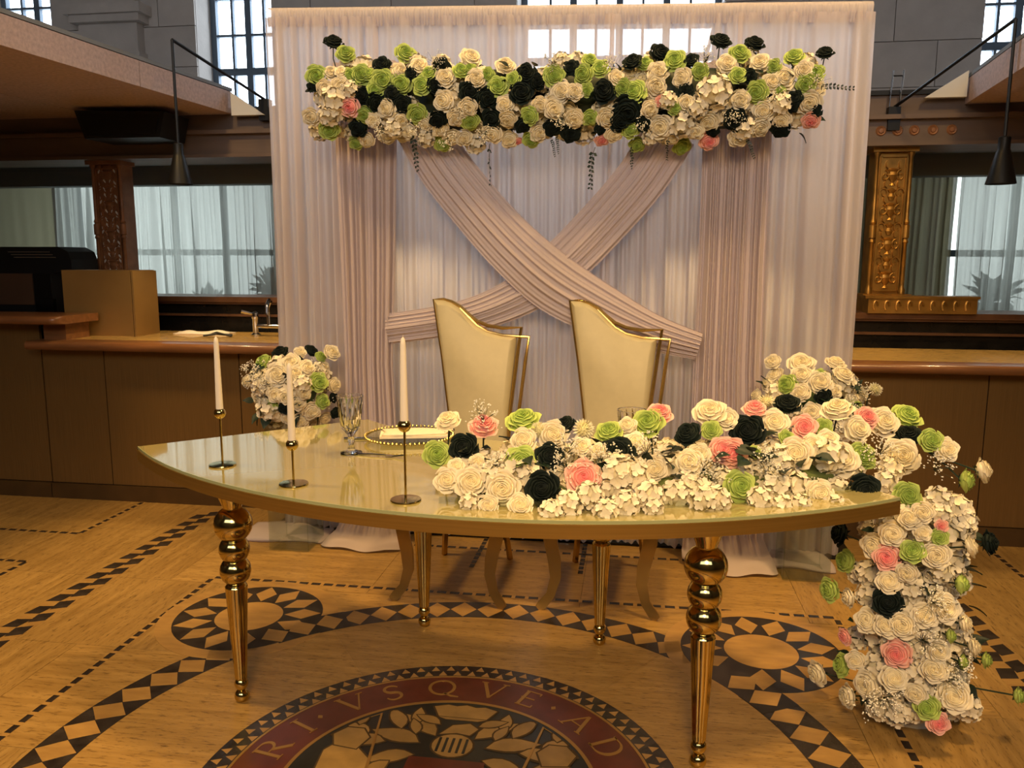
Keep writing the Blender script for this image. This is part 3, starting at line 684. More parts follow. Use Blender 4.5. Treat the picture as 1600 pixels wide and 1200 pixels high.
# dim plants seen through the low curtains
def bush(x, y, z, seed, label):
    r = random.Random(seed); p = thing('potted_plant', label, 'plant', (x, y, 0)); 
    MB().lathe([(0, .0), (.11, 0), (.14, z-.02), (.12, z), (0, z)], 14).build('planter', 'black_plastic', p, True)
    m = MB()
    for i in range(46):
        a = r.uniform(0, 6.28); e = r.uniform(.2, 1.4); L = r.uniform(.15, .34); d = Vector((math.cos(a)*math.cos(e), math.sin(a)*math.cos(e), math.sin(e))); s = d.cross(Vector((0, 0, 1))).normalized()*L*.12
        b = Vector((0, 0, z)); m.add([b, b+d*L*.6+s, b+d*L-Vector((0, 0, .06)), b+d*L*.6-s], [(0, 1, 2, 3)])
    m.build('foliage', 'plant_dark', p)
bush(-2.4, 4.25, 1.12, 1, 'leafy plant silhouette behind the left sheer curtain near the backdrop')
bush(-2.95, 4.28, .95, 2, 'lower leafy plant silhouette behind the middle of the left sheer curtain')
bush(3.0, 4.3, 1.1, 3, 'leafy plant silhouette behind the bright right sheer curtain')

# ================================================================== BACKDROP
fr = thing('backdrop_frame', 'white pipe frame with flat base plates carrying the draped backdrop', 'frame', (0.1, 2.0, 0))
def ztop(x): return 2.585+(2.50-2.585)*(x+1.27)/2.74
for x in (-1.24, 1.43):
    MB().tube([(x-.1, 0, 0.01), (x-.1, 0, ztop(x)-.02)], .02, 12).build('upright', 'white_paint', fr, True)
    MB().box((x-.1-.12, -.08, 0), (x-.1+.12, .16, .008)).build('base_plate', 'black_metal', fr)
MB().tube([(-1.36, 0, ztop(-1.26)-.02), (1.36, 0, ztop(1.46)-.02)], .02, 12).build('crossbar', 'white_paint', fr, True)
MB().tube([(-.95, -.14, 2.1), (1.0, -.14, 2.06)], .016, 10).build('garland_bar', 'white_paint', fr, True)
for x in (-.9, .95): MB().tube([(x, -.14, 2.1 if x < 0 else 2.06), (x, 0, 2.1 if x < 0 else 2.06)], .014, 8).build('bracket', 'white_paint', fr)
MB().box((-1.2, -.05, 0), (1.2, .0, .012)).build('floor_rail', 'black_metal', fr)

bc = thing('backdrop_curtain', 'wide white sheer pleated curtain hanging across the backdrop', 'curtain', (0, 0, 0))
PX = [-1.285, -.75, -.2, .36, .92, 1.475]
for i in range(5):
    x0, x1 = PX[i]-.01, PX[i+1]+.01
    curtain('sheer_panel', x0, x1, .015, ztop(x0)-.045, 1.955+.006*(i % 2), 9, .04, 'sheer_white', 30+i, None, None, parent=bc, z1r=ztop(x1)-.045)
# gathered rod pocket with frill along the top
rows = []
prof = pleats(77, -1.285, 1.475, 110, .007)
for dz, dy, k in ((-.085, -.02, 1.4), (-.055, -.026, 1), (-.02, -.034, .6), (.0, -.02, .5), (.004, .0, .6), (-.02, .03, .6), (-.085, .026, 1)):
    rows.append([(x, 2.0-.0+dy-.018*(1 if dy < 0 else -1)+y*k, ztop(x)+dz+.35*y*k) for x, y in prof])
MB().grid(rows).build('rod_pocket', 'sheer_white', bc, smooth='all')

def drape(name, stations, nf, amp, seed, label, m='drape_white'):
    """stations: (xl, xr, y, z) from top to hem; folds run lengthwise; the hem lies forward on the floor"""
    r = random.Random(seed); prof = pleats(seed, 0, 1, nf, 1)
    rows = []
    # densify
    S = []
    for i in range(len(stations)-1):
        for k in range(6): S.append([stations[i][j]+(stations[i+1][j]-stations[i][j])*k/6 for j in range(4)])
    S.append(list(stations[-1]))
    n = len(S)
    for q, (xl, xr, y, z) in enumerate(S):
        row = []
        for t, d in prof:
            lie = max(0, min(1, (.16-z)/.13)); sm = math.sin(t*7+seed)*.5+math.sin(t*13+1.3*seed)*.3
            ends = 1-(2*t-1)**8
            row.append((xl+(xr-xl)*t, y+amp*d*(1-lie)+.02*lie*sm+.05*lie*(1-ends), max(.004, z+lie*(amp*.55*(sm+1)*(.4+.6*math.sin(min(PI, (q-n+9)*.42)))*ends+.15*amp*d*(1-lie)))))
        rows.append(row)
    return tag(MB().grid(rows).build(name, m, None, smooth='all'), label, 'drape')
drape('side_drape', [(-.93, -.6, 1.86, 2.3), (-.92, -.62, 1.84, 2.0), (-.91, -.64, 1.84, 1.4), (-.9, -.66, 1.83, .9), (-.9, -.64, 1.81, .55), (-.93, -.62, 1.80, .12), (-.97, -.6, 1.77, .05), (-1.0, -.59, 1.71, .025), (-1.01, -.585, 1.665, .006)], 9, .028, 51, 'mauve white side drape on the left falling to a puddle on the floor')
drape('side_drape', [(.76, 1.07, 1.86, 2.25), (.77, 1.06, 1.84, 1.95), (.77, 1.06, 1.84, 1.4), (.765, 1.065, 1.83, .9), (.76, 1.09, 1.81, .5), (.75, 1.11, 1.80, .12), (.74, 1.14, 1.77, .05), (.74, 1.155, 1.70, .03), (.78, 1.16, 1.63, .006)], 10, .028, 52, 'mauve white side drape on the right falling to a puddle on the floor')
# low puddle of the sheer curtain left and right
for (x0, x1, yy, s, lb) in ((-1.46, -1.02, 1.86, 61, 'loose white hem of cloth pooled on the floor under the left bouquet'), (1.0, 1.42, 1.88, 62, 'loose white hem of cloth pooled on the floor under the right bouquet')):
    o = cloth_patch(x1-x0, .26, .05, s, 26, 12).build('cloth_puddle', 'drape_white', None, 'all', loc=((x0+x1)/2, yy, .002)); tag(o, lb, 'cloth')
def swag(name, pts, Y, nf, seed, label, wav=.012):
    """pts: (px, py, width px) down the middle of the cloth band on the plane y=Y"""
    P = []
    for i in range(len(pts)-1):
        p0 = pts[max(0, i-1)]; p1, p2 = pts[i], pts[i+1]; p3 = pts[min(len(pts)-1, i+2)]
        for k in range(6):
            t = k/6; P.append([.5*(2*p1[j]+(p2[j]-p0[j])*t+(2*p0[j]-5*p1[j]+4*p2[j]-p3[j])*t*t+(3*p1[j]-p0[j]-3*p2[j]+p3[j])*t**3) for j in range(3)])
    P.append(list(pts[-1])); C = [at_y(p[0], p[1], Y) for p in P]; prof = pleats(seed, -.5, .5, nf, 1); rows = []
    for i, c in enumerate(C):
        t = (C[min(i+1, len(C)-1)]-C[max(0, i-1)]).normalized(); nn = Vector((-t.z, 0, t.x)); wd = px_size(c, P[i][2])
        rows.append([c+nn*(u*wd)+Vector((0, wav*d-.035*math.cos(u*PI), 0)) for u, d in prof])
    return tag(MB().grid(rows).build(name, 'drape_white', None, smooth='all'), label, 'drape')
swag('swag', [(655, 190, 86), (690, 255, 84), (745, 325, 84), (805, 390, 88), (870, 445, 92), (950, 490, 78), (1020, 520, 58), (1092, 541, 42)], 1.80, 9, 71, 'white swag sweeping from upper left to lower right over the backdrop')
swag('swag', [(1048, 205, 84), (1005, 275, 80), (950, 340, 78), (890, 402, 76), (830, 452, 66), (760, 485, 56), (690, 502, 50), (606, 514, 48)], 1.845, 8, 72, 'white swag sweeping from upper right to lower left behind the other swag')

# ================================================================== CHAIRS
def make_chair():
    c = thing('dining_chair', 'x', 'chair', (0, 0, 0), 'white and gold throne chairs')
    poly = [(-.11, .44), (-.126, .7), (-.16, .95), (-.203, 1.217), (-.16, 1.216), (-.12, 1.203), (-.08, 1.178), (-.04, 1.138), (0, 1.1), (.05, 1.072), (.12, 1.055), (.185, 1.052), (.176, .95), (.152, .7), (.145, .44)]
    fpoly = [(-.11, .44), (-.126, .7), (-.16, .95), (-.203, 1.217), (-.16, 1.216), (-.12, 1.206), (-.08, 1.185), (-.04, 1.15), (0, 1.12), (.05, 1.1), (.12, 1.09), (.206, 1.094), (.188, .95), (.16, .7), (.15, .44)]
    lean = lambda x, z: .0+.06*(z-.45)/.75
    # padded back: inset front face for a soft edge
    cx, cz = sum(p[0] for p in poly)/len(poly), .85
    def ins(p, k): return (cx+(p[0]-cx)*k, cz+(p[1]-cz)*(1-(1-k)*.55))
    loops = [([ins(p, 1) for p in poly], .035), ([ins(p, 1) for p in poly], -.005), ([ins(p, .95) for p in poly], -.025), ([ins(p, .86) for p in poly], -.034)]
    m = MB(); m.grid([[(x, lean(x, z)+dy, z) for x, z in L] for L, dy in loops], close=True); n = len(poly)
    m.f += [tuple(range(n)), tuple(range(3*n, 4*n))]; m.m += [0, 0]
    m.build('backrest', 'leather', c, smooth=True)
    fp = [(x, lean(x, z)-.004, z) for x, z in fpoly]; MB().tube(fp, .0085, 8).build('back_frame', 'gold_frame', c, True)
    o2 = [(-.08, 1.178), (-.04, 1.138), (0, 1.1), (.05, 1.072), (.12, 1.057), (.242, 1.052), (.228, .95), (.2, .7), (.19, .44)]
    MB().tube([(x, lean(x, z)-.004, z) for x, z in o2], .0085, 8).build('side_frame', 'gold_frame', c, True)
    s = MB(); rows = []
    for z, e in ((.4, 0), (.45, .006), (.47, -.01), (.478, -.04)):
        rows.append([(sx*(.225+e)*1, y0, z) for sx, y0 in ((-1, -.5-e), (-.5, -.515-e), (.5, -.515-e), (1, -.5-e), (1, -.02), (-1, -.02))])
    s.grid(rows, close=True); s.f.append(tuple(range(18, 24))); s.m.append(0); s.build('seat', 'leather', c, smooth=True)
    MB().box((-.225, -.5, .365), (.225, -.02, .4)).build('seat_frame', 'gold_frame', c)
    for sx in (-1, 1):
        pts = [(sx*.205, -.46, .385), (sx*.2, -.475, .3), (sx*.178, -.485, .2), (sx*.172, -.488, .13), (sx*.19, -.5, .06), (sx*.222, -.515, .02), (sx*.238, -.52, .007)]
        rows = []
        for i, p in enumerate(pts):
            hw = (.03, .028, .026, .022, .018, .02, .014)[i]; a = Vector(p); t = (Vector(pts[min(i+1, 6)])-Vector(pts[max(i-1, 0)])).normalized(); sd = t.cross(Vector((0, 1, 0))).normalized()
            rows.append([a+sd*hw+Vector((0, .006, 0)), a+sd*hw-Vector((0, .006, 0)), a-sd*hw-Vector((0, .006, 0)), a-sd*hw+Vector((0, .006, 0))])
        l = MB().grid(rows, close=True); l.f += [(0, 1, 2, 3), (24, 25, 26, 27)]; l.m += [0, 0]; l.build('leg', 'gold_frame', c, True)
        MB().tube([(sx*.12, -.05, .38), (sx*.16, .03, 0.0)], .014, 4).build('leg', 'gold_frame', c)
    MB().tube([(-.11, .0, .42), (-.11, -.02, .36)], .012, 6).build('back_stay', 'gold_frame', c); MB().tube([(.15, .0, .45), (.15, -.02, .36)], .012, 6).build('back_stay', 'gold_frame', c)
    return c
def copy_tree(o, parent=None):
    q = o.copy(); COL.objects.link(q); q.parent = parent
    for ch in [x for x in o.children]: copy_tree(ch, q)
    return q
ch1 = make_chair(); ch1.location = (-.22, 1.66, 0); ch1.rotation_euler = (0, 0, -.03); ch1['label'] = 'white leather chair with gold frame, left one behind the table'
ch2 = copy_tree(ch1); ch2.location = (.405, 1.66, 0); ch2.rotation_euler = (0, 0, -.06); ch2['label'] = 'white leather chair with gold frame, right one behind the table'

# ================================================================== TABLE
TC = (.137, 1.868); RO, RI = 1.846, .965; AX, HA = -95.2, 41.6
tb = thing('serpentine_table', 'large curved table with glossy pale glass top, gold rim and gold legs', 'table', (TC[0], TC[1], 0))
A0, A1 = D(AX-HA), D(AX+HA)
ring_sector(RI+.01, RO-.004, A0, A1, .743, .752, 60).build('glass_top', 'glass_top', tb)
def band(r0, r1, a0, a1, z0, z1, nm, m, n=60):
    g = MB(); rows = []
    for i in range(n+1):
        a = a0+(a1-a0)*i/n; c, s = math.cos(a), math.sin(a)
        rows.append([(r0*c, r0*s, z0), (r1*c, r1*s, z0), (r1*c, r1*s, z1), (r0*c, r0*s, z1)])
    g.grid(rows, close=True); k = len(g.v); g.f += [(0, 1, 2, 3), (k-4, k-3, k-2, k-1)]; g.m += [0, 0]
    return g.build(nm, m, tb, smooth=True)
band(RO-.007, RO-.003, A0, A1, .7435, .7525, 'glass_edge', 'glass_edge')
band(RI, RO-.02, A0, A1, .735, .743, 'under_panel', 'gold_brushed')
band(RO-.02, RO, A0, A1, .705, .743, 'outer_rim', 'gold_brushed')
band(RI, RI+.02, A0, A1, .705, .743, 'inner_rim', 'gold_brushed')
for a in (A0, A1):
    d = Vector((math.cos(a), math.sin(a), 0)); n_ = Vector((-d.y, d.x, 0))*(.012 if a == A0 else -.012)
    g = MB(); g.add([d*RI+Vector((0, 0, z)) for z in (.705, .743)]+[d*RO+Vector((0, 0, z)) for z in (.743, .705)]+[d*RI+n_+Vector((0, 0, z)) for z in (.705, .743)]+[d*RO+n_+Vector((0, 0, z)) for z in (.743, .705)],
      [(0, 1, 2, 3), (4, 5, 6, 7), (0, 1, 5, 4), (1, 2, 6, 5), (2, 3, 7, 6), (3, 0, 4, 7)]); g.build('end_rim', 'gold_brushed', tb)
def sph(r, z, a0=20, a1=160, n=9): return [(r*math.sin(D(a0+(a1-a0)*i/n)), z-r*math.cos(D(a0+(a1-a0)*i/n))) for i in range(n+1)]
prof = [(0, 0), (.016, 0)]+sph(.0235, .018, 40, 150)+[(.014, .042), (.016, .05)]+sph(.022, .06, 60, 130, 5)+[(.016, .074), (.019, .08)]
head = [(.033, .385), (.03, .392)]+sph(.048, .438, 30, 155)+sph(.047, .507, 28, 150)+sph(.0585, .588, 28, 152)+[(.03, .65), (.045, .69), (.045, .706)]
foot = MB().lathe(prof, 28).mesh('leg_foot', ['gold'], True)
balls = MB().lathe(head, 32).mesh('leg_balls', ['gold'], True)
sh = MB(); rows = []
for i in range(9):
    z = .08+(.386-.08)*i/8; r = .019+(.034-.019)*i/8
    rows.append([(r*(1-.07*(1 if j % 4 == 0 else 0))*math.cos(2*PI*j/40), r*(1-.07*(1 if j % 4 == 0 else 0))*math.sin(2*PI*j/40), z) for j in range(40)])
sh.grid(rows, close=True); shaft = sh.mesh('leg_shaft', ['gold'], True)
for r, a in ((1.755, -119.2), (1.745, -71.2), (1.01, -114.4), (1.003, -75.1)):
    l = link('leg', shaft, tb, (r*math.cos(D(a)), r*math.sin(D(a)), 0)); link('foot', foot, l); link('ball_stack', balls, l)

# ---- things on the table
TZ = .7525
def holder(x, y, h, hc, label):
    c = thing('candle_holder', label, 'candle holder', (x, y, TZ), 'gold candle holders')
    MB().lathe([(0, 0), (.041, 0), (.042, .002), (.041, .005), (.006, .007), (0, .007)], 32).build('base', 'gold', c, True)
    MB().tube([(0, 0, .006), (0, 0, h-.012)], .0034, 10).build('stem', 'gold', c, True)
    MB().lathe([(0, h-.018)]+sph(.018, h, 5, 140, 12)+[(.0115, h+.012), (.0115, h+.004), (0, h+.004)], 24).build('cup', 'gold', c, True)
    k = thing('taper_candle', label.replace('gold candle holder', 'white taper candle').replace('with a', 'in the holder with a'), 'candle', (x, y, TZ+h+.005), 'white taper candles')
    MB().lathe([(0, 0), (.0113, 0), (.011, .02), (.0075, hc-.02), (.0058, hc-.006), (.002, hc), (0, hc)], 20).build('candle_body', 'wax', k, True)
    MB().tube([(0, 0, hc-.003), (.001, 0, hc+.006)], .0008, 5).build('wick', 'linen', k)
P1, P2, P3 = at_z(348, 727, TZ), at_z(459, 757, TZ), at_z(634, 782, TZ)
holder(P1.x, P1.y, .168, .235, 'medium tall gold candle holder at the left tip of the table')
holder(P2.x, P2.y, .118, .232, 'shortest gold candle holder, between the other two')
holder(P3.x, P3.y, .207, .232, 'tallest gold candle holder, close to the table flowers')
def goblet(p, label):
    g = thing('crystal_goblet', label, 'glass', (p.x, p.y, TZ), 'cut crystal goblets')
    def fl(r, z, k): return r, z, k
    pr = [(.036, 0, 0), (.036, .004, 0), (.012, .012, .04), (.009, .03, .06), (.013, .045, .05), (.009, .058, .06), (.018, .072, .06), (.032, .09, .07), (.037, .12, .06), (.042, .165, .03), (.045, .195, .0)]
    rows = [[(r*(1-k*(j % 2)*1.6)*math.cos(2*PI*j/28), r*(1-k*(j % 2)*1.6)*math.sin(2*PI*j/28), z) for j in range(28)] for r, z, k in pr]
    rows += [[(r*math.cos(2*PI*j/28), r*math.sin(2*PI*j/28), z) for j in range(28)] for r, z in ((.043, .195), (.039, .16), (.034, .12), (.028, .095), (.012, .082), (.001, .08))]
    m = MB().grid(rows, close=True); m.f.append(tuple(range(28))); m.m.append(0); m.build('goblet_body', 'crystal', g)
    rim = MB().tube([(.0442*math.cos(2*PI*j/40), .0442*math.sin(2*PI*j/40), .196) for j in range(41)], .0011, 5); rim.build('rim', 'crystal', g, True)
goblet(at_z(549, 708, TZ), 'cut crystal goblet standing beside the plate')
goblet(at_z(985, 738, TZ), 'cut crystal goblet half hidden behind the table flowers')
pp = at_z(640, 687, TZ)
pl = thing('charger_plate', 'clear glass charger plate with a beaded gold rim', 'plate', (pp.x, pp.y, TZ))
MB().lathe([(0, .003), (.1, .003), (.125, .008), (.158, .016), (.158, .018), (.124, .0115), (.1, .006), (0, .006)], 48).build('dish', 'acrylic', pl, True)
bd = MB()
for k in range(64):
    a = 2*PI*k/64; bd.lathe([(0, -.006), (.005, -.003), (.006, 0), (.005, .003), (0, .006)], 6, (.158*math.cos(a), .158*math.sin(a), .018))
bd.build('bead_rim', 'gold', pl, True)['kind'] = 'stuff'
nk = thing('napkin', 'folded cream napkin lying across the charger plate', 'napkin', (pp.x+.02, pp.y-.01, TZ+.02), rz=.25)
MB().box((-.12, -.055, 0), (.12, .055, .008)).build('lower_fold', 'linen', nk); cloth_patch(.225, .095, .006, 8).build('upper_fold', 'linen', nk, 'all', loc=(.0, 0, .009))
f0 = at_z(590, 713, TZ)
fk = thing('fork', 'silver fork lying in front of the goblet', 'fork', (f0.x, f0.y, TZ), rz=-.1)
MB().tube([(-.07, 0, .003), (-.02, 0, .006), (.03, 0, .006)], [.005, .003, .003], 6).build('handle', 'chrome', fk)
MB().box((.03, -.009, .003), (.055, .009, .006)).build('neck', 'chrome', fk)
for dy in (-.0075, -.0025, .0025, .0075): MB().tube([(.053, dy, .004), (.075, dy, .007), (.095, dy, .01)], .0012, 5).build('tine', 'chrome', fk)
k0 = at_z(577, 686, TZ)
kn = thing('knife', 'silver table knife beside the charger plate', 'knife', (k0.x, k0.y, TZ), rz=.25)
MB().tube([(-.09, 0, .004), (.01, 0, .004)], [.006, .004], 6).build('handle', 'chrome', kn); MB().prism([(.01, -.006), (.1, -.006), (.115, .003), (.01, .006)], .003, .0045).build('blade', 'chrome', kn)

# ================================================================== FLOWERS
def rose_mesh(seed, openness=1.0):
    r = random.Random(seed); m = MB()
    layers = [(2, .11, .46, 2.9), (3, .21, .47, 2.3), (3, .33, .45, 2.3), (4, .46, .39, 1.9), (5, .6, .3, 1.6), (5, .78, .14, 1.5), (5, 1.0, -.08, 1.35)]
    for li, (n, R, H, span) in enumerate(layers):
        R *= openness if li > 3 else 1; th = r.uniform(0, 6.28)
        for k in range(n):
            t0 = th+2*PI*k/n+r.uniform(-.1, .1); rows = []; hz = r.uniform(-.035, .035); sw = .1 if li < 5 else .06
            for v, rv, dz, in ((0, .35, -.5), (.4, .8, -.3), (.75, .97, -.1), (.93, 1.02, -.0), (1, 1.1+.03*li/6, -.03)):
                row = []
                for j in range(7):
                    u = j/6*2-1; edge = 1-.22*u**4
                    rad = R*rv*(1+sw*u)*(1 if v < .9 else 1+.03*math.sin(u*5+k)+(.1*(1-abs(u))**2-.06*u*u if li > 3 else 0))
                    top = H+hz+dz*(H+.55)/.8*1.0
                    z = -.55+(max(-.55, top)+.55)*(edge if v > .3 else 1)
                    a = t0+u*span*.5*(.55+.45*v)
                    row.append((rad*math.cos(a), rad*math.sin(a), z))
                rows.append(row)
            m.grid(rows)
    m.lathe([(0, .28), (.1, .3), (.22, .31), (.36, .28), (.5, .2), (.64, .08), (.78, -.12), (.8, -.3), (.4, -.52), (0, -.58)], 14)
    return m.mesh('rose', ['rose_white'], 'all')
ROSES = [rose_mesh(s, o) for s, o in ((1, 1), (2, .95), (3, 1.05), (4, .9))]
def hyd_mesh(seed, n=24):
    r = random.Random(seed); m = MB(); m.lathe([(0, -.72)]+[(.72*math.sin(D(a)), -.72*math.cos(D(a))) for a in (40, 80, 110, 140)]+[(0, .72)], 10)
    for i in range(n):
        z = 1-2*(i+.5)/n; a = i*2.39996; q = math.sqrt(1-z*z); d = Vector((q*math.cos(a), q*math.sin(a), z)); rot = d.to_track_quat('Z', 'Y'); c = d*r.uniform(.78, .95); s0 = r.uniform(0, 6.28); S = r.uniform(.38, .48)
        for k in range(4):
            b = s0+k*PI/2; e = Vector((math.cos(b), math.sin(b), 0)); f = Vector((-e.y, e.x, 0)); dz = r.uniform(-.02, .1)
            pts = [Vector((0, 0, 0)), e*S*.5+f*S*.48+Vector((0, 0, .03+dz)), e*S*.98+f*S*.25+Vector((0, 0, .1+dz)), e*S*.98-f*S*.25+Vector((0, 0, .07+dz)), e*S*.5-f*S*.48+Vector((0, 0, .03+dz)), e*S*.6+Vector((0, 0, .015))]
            m.add([c+rot @ p for p in pts], [(0, 1, 5), (1, 2, 5), (2, 3, 5), (3, 4, 5), (4, 0, 5)])
    return m.mesh('hydrangea', ['hydrangea_white'], 'all')
HYDS = [hyd_mesh(s) for s in (1, 2, 3)]
def mum_mesh(seed, n=110):
    r = random.Random(seed); m = MB(); m.lathe([(0, -.5), (.4, -.35), (.55, 0), (.4, .35), (0, .5)], 10)
    for i in range(n):
        z = 1-1.75*(i+.5)/n; a = i*2.39996; q = math.sqrt(max(0, 1-z*z)); d = Vector((q*math.cos(a), q*math.sin(a), z)).normalized(); L = r.uniform(.85, 1.05); s = d.orthogonal().normalized()*.075; up = d.cross(s).normalized()*.05
        m.add([d*.3-s*.6, d*.3+s*.6, d*L*.8+s+up, d*L+up*.4, d*L*.8-s+up], [(0, 1, 2, 3, 4)])
    return m.mesh('chrysanthemum', ['mum_white'])
MUM = mum_mesh(1)
def leaf_mesh():
    m = MB(); rows = []
    for i in range(6):
        t = i/5; w_ = .36*math.sin(PI*min(.98, t**.8+.03)); z = .25*t-.35*t*t
        rows.append([(t, -w_, z+.1*w_), (t, -w_*.5, z+.01), (t, 0, z-.05), (t, w_*.5, z+.01), (t, w_, z+.1*w_)])
    return m.grid(rows).mesh('leaf', ['leaf'], 'all')
LEAF = leaf_mesh()
def sprig_mesh(seed, n=9, small=False):       # hangs along +X from its root
    r = random.Random(seed); m = MB(); pts = [(i/8, .06*math.sin(i*.6), -.04*(i/8)**2) for i in range(9)]; m.tube(pts, [.012-.008*i/8 for i in range(9)], 5)
    for i in range(n):
        x = .15+.85*i/(n-1)
        for s in (-1, 1):
            L = (.17 if not small else .1)*(1-.4*i/n); b = Vector((x, .06*math.sin(x*4.8), -.04*x*x)); d = Vector((.35, s*.9, r.uniform(-.5, .5))).normalized(); e = d.cross(Vector((0, .3, 1))).normalized()*L*.3
            m.add([b, b+d*L*.5+e, b+d*L, b+d*L*.5-e], [(0, 1, 2, 3)])
    return m.mesh('eucalyptus_sprig', ['leaf'])
SPRIG = sprig_mesh(1)
def breath_mesh(seed):
    r = random.Random(seed); m = MB()
    for i in range(30):
        a = r.uniform(0, 6.28); e = r.uniform(.35, 1.5); L = r.uniform(.65, 1.1); d = Vector((math.cos(a)*math.cos(e), math.sin(a)*math.cos(e), math.sin(e))); c = d*L
        m.tube([(0, 0, 0), d*L*.5+Vector((0, 0, .05)), c], .008, 3, 1, False)
        for q in range(3):
            p = c+Vector((r.uniform(-.12, .12), r.uniform(-.12, .12), r.uniform(-.1, .12))); s = r.uniform(.035, .055)
            m.add([p+Vector(v)*s for v in ((1,0,0),(-1,0,0),(0,1,0),(0,-1,0),(0,0,1),(0,0,-1))], [(0,2,4),(2,1,4),(1,3,4),(3,0,4),(2,0,5),(1,2,5),(3,1,5),(0,3,5)])
    return m.mesh('babys_breath', ['breath_white', 'stem'])
BREATH = [breath_mesh(s) for s in (1, 2)]
CUP = MB().lathe([(0, -.62), (.1, -.6), (.2, -.5), (.3, -.38), (.22, -.42), (0, -.5)], 8)
for k in range(5):
    a = 2*PI*k/5; c_, s_ = math.cos(a), math.sin(a)
    CUP.add([(c_*.12-s_*.12, s_*.12+c_*.12, -.52), (c_*.12+s_*.12, s_*.12-c_*.12, -.52), (c_*.5+s_*.1, s_*.5-c_*.1, -.5), (c_*.72, s_*.72, -.62), (c_*.5-s_*.1, s_*.5+c_*.1, -.5)], [(0, 1, 2, 3, 4)])
CUP = CUP.mesh('calyx', ['leaf'])
STEM = MB().tube([(0, 0, -.55), (0, 0, -1)], .01, 5).mesh('stem', ['stem'])
RM = {'w': 'rose_white', 'g': 'rose_green', 'k': 'rose_black', 'p': 'rose_pink'}
RN = {'w': 'white_rose', 'g': 'green_rose', 'k': 'dark_rose', 'p': 'pink_rose'}
def orient(o, n, r): o.rotation_mode = 'QUATERNION'; o.rotation_quaternion = Vector(n).normalized().to_track_quat('Z', 'Y') @ Quaternion((0, 0, 1), r.uniform(0, 6.28))
def flower(par, p, rad, kind, n, r, stem=0, to=None):
    n = (Vector(n).normalized()+Vector((r.uniform(-.22, .22), r.uniform(-.22, .22), r.uniform(-.22, .22)))).normalized()
    if kind == 'h': o = link('hydrangea', r.choice(HYDS), par)
    elif kind == 'c': o = link('chrysanthemum', MUM, par)
    elif kind == 'b': o = link('babys_breath', r.choice(BREATH), par)
    elif kind == 'l': o = link('leaf', LEAF, par)
    else: o = link(RN[kind], r.choice(ROSES), par); setmat(o, RM[kind])
    if kind in 'wgkp': rad *= .92
    p0 = Vector(p)-(par.location if par else Vector())
    o.location = p0; o.scale = (rad, rad, rad*(1.2 if kind in 'wgkp' else .95)); orient(o, n, r)
    if kind == 'l': o.rotation_quaternion = Vector(n).to_track_quat('X', 'Z') @ Quaternion((1, 0, 0), r.uniform(-.8, .8))
    if kind in 'gwpk' and (stem or r.random() < .25): link('calyx', CUP, o)
    if stem:
        e = p0-n*rad*.5; q = e+Vector((r.uniform(-.02, .02), r.uniform(0, .03), -stem)) if n.z > -.2 else e-n*stem
        if to is not None: q = Vector(to)-par.location
        MB().tube([e, (e+q)/2+Vector((r.uniform(-.01, .01), 0, 0)), q], .0026, 5).build('stem', 'stem', par)
    return o
def toCam(p): return (CAMP-Vector(p)).normalized()
def expand(origin, s, text):
    out = []
    for tok in text.split(';'):
        tok = tok.strip()
        if not tok: continue
        k = tok[0]; fl_ = ''; body = tok[1:]
        while body and body[0] in 'ud': fl_ += body[0]; body = body[1:]
        x, y, dm = [float(q) for q in body.split(',')]
        out.append((k, fl_, origin[0]+x/s, origin[1]+y/s, dm/s))
    return out

# ---- garland on the backdrop
G = expand((400, 0), 3.2, '''kd388,205,92;gd448,265,92;k628,322,88;gd748,265,92;wd1075,285,95;g302,378,92;k285,430,55;w375,360,72;w425,355,55;g470,372,64;g525,372,97;g565,370,66;g632,400,97;g600,450,100;g725,420,97;w722,352,84;w815,330,92;g865,370,84;k775,365,64;k930,330,82;g828,425,88;g1025,350,84;g1070,345,74;w945,385,102;w1103,395,102;g1155,375,74;g1210,430,94;g1285,398,74;k1352,365,88;k1405,410,84;g1490,380,97;k1575,335,74;k1070,455,97;k895,425,74;w935,505,92;k1160,490,106;k1325,460,102;w1525,455,92;w345,440,84;w425,430,92;h390,500,120;p468,535,88;k530,480,74;k600,510,84;k680,465,74;w650,545,88;g540,575,88;h370,570,105;w275,585,78;g365,650,88;k510,640,92;w585,600,74;w725,600,84;g805,570,88;k735,520,84;w840,620,74;k910,600,84;w1060,540,92;g1070,605,88;w1000,590,84;k1180,595,94;w1245,520,84;w1420,525,84;w1490,545,94;g1365,580,84;k1335,630,84;w1260,600,84;w920,645,84;w655,680,78;w550,700,78;g500,715,64;w980,690,84;g935,715,84;w1180,670,88;h1100,720,94;w1265,700,84;p1310,707,44;g1375,700,84;w1415,665,84;k1570,665,88;k1480,640,84;w1040,690,74;w760,660,80;h850,690,80;h690,640,90;h470,450,80''')
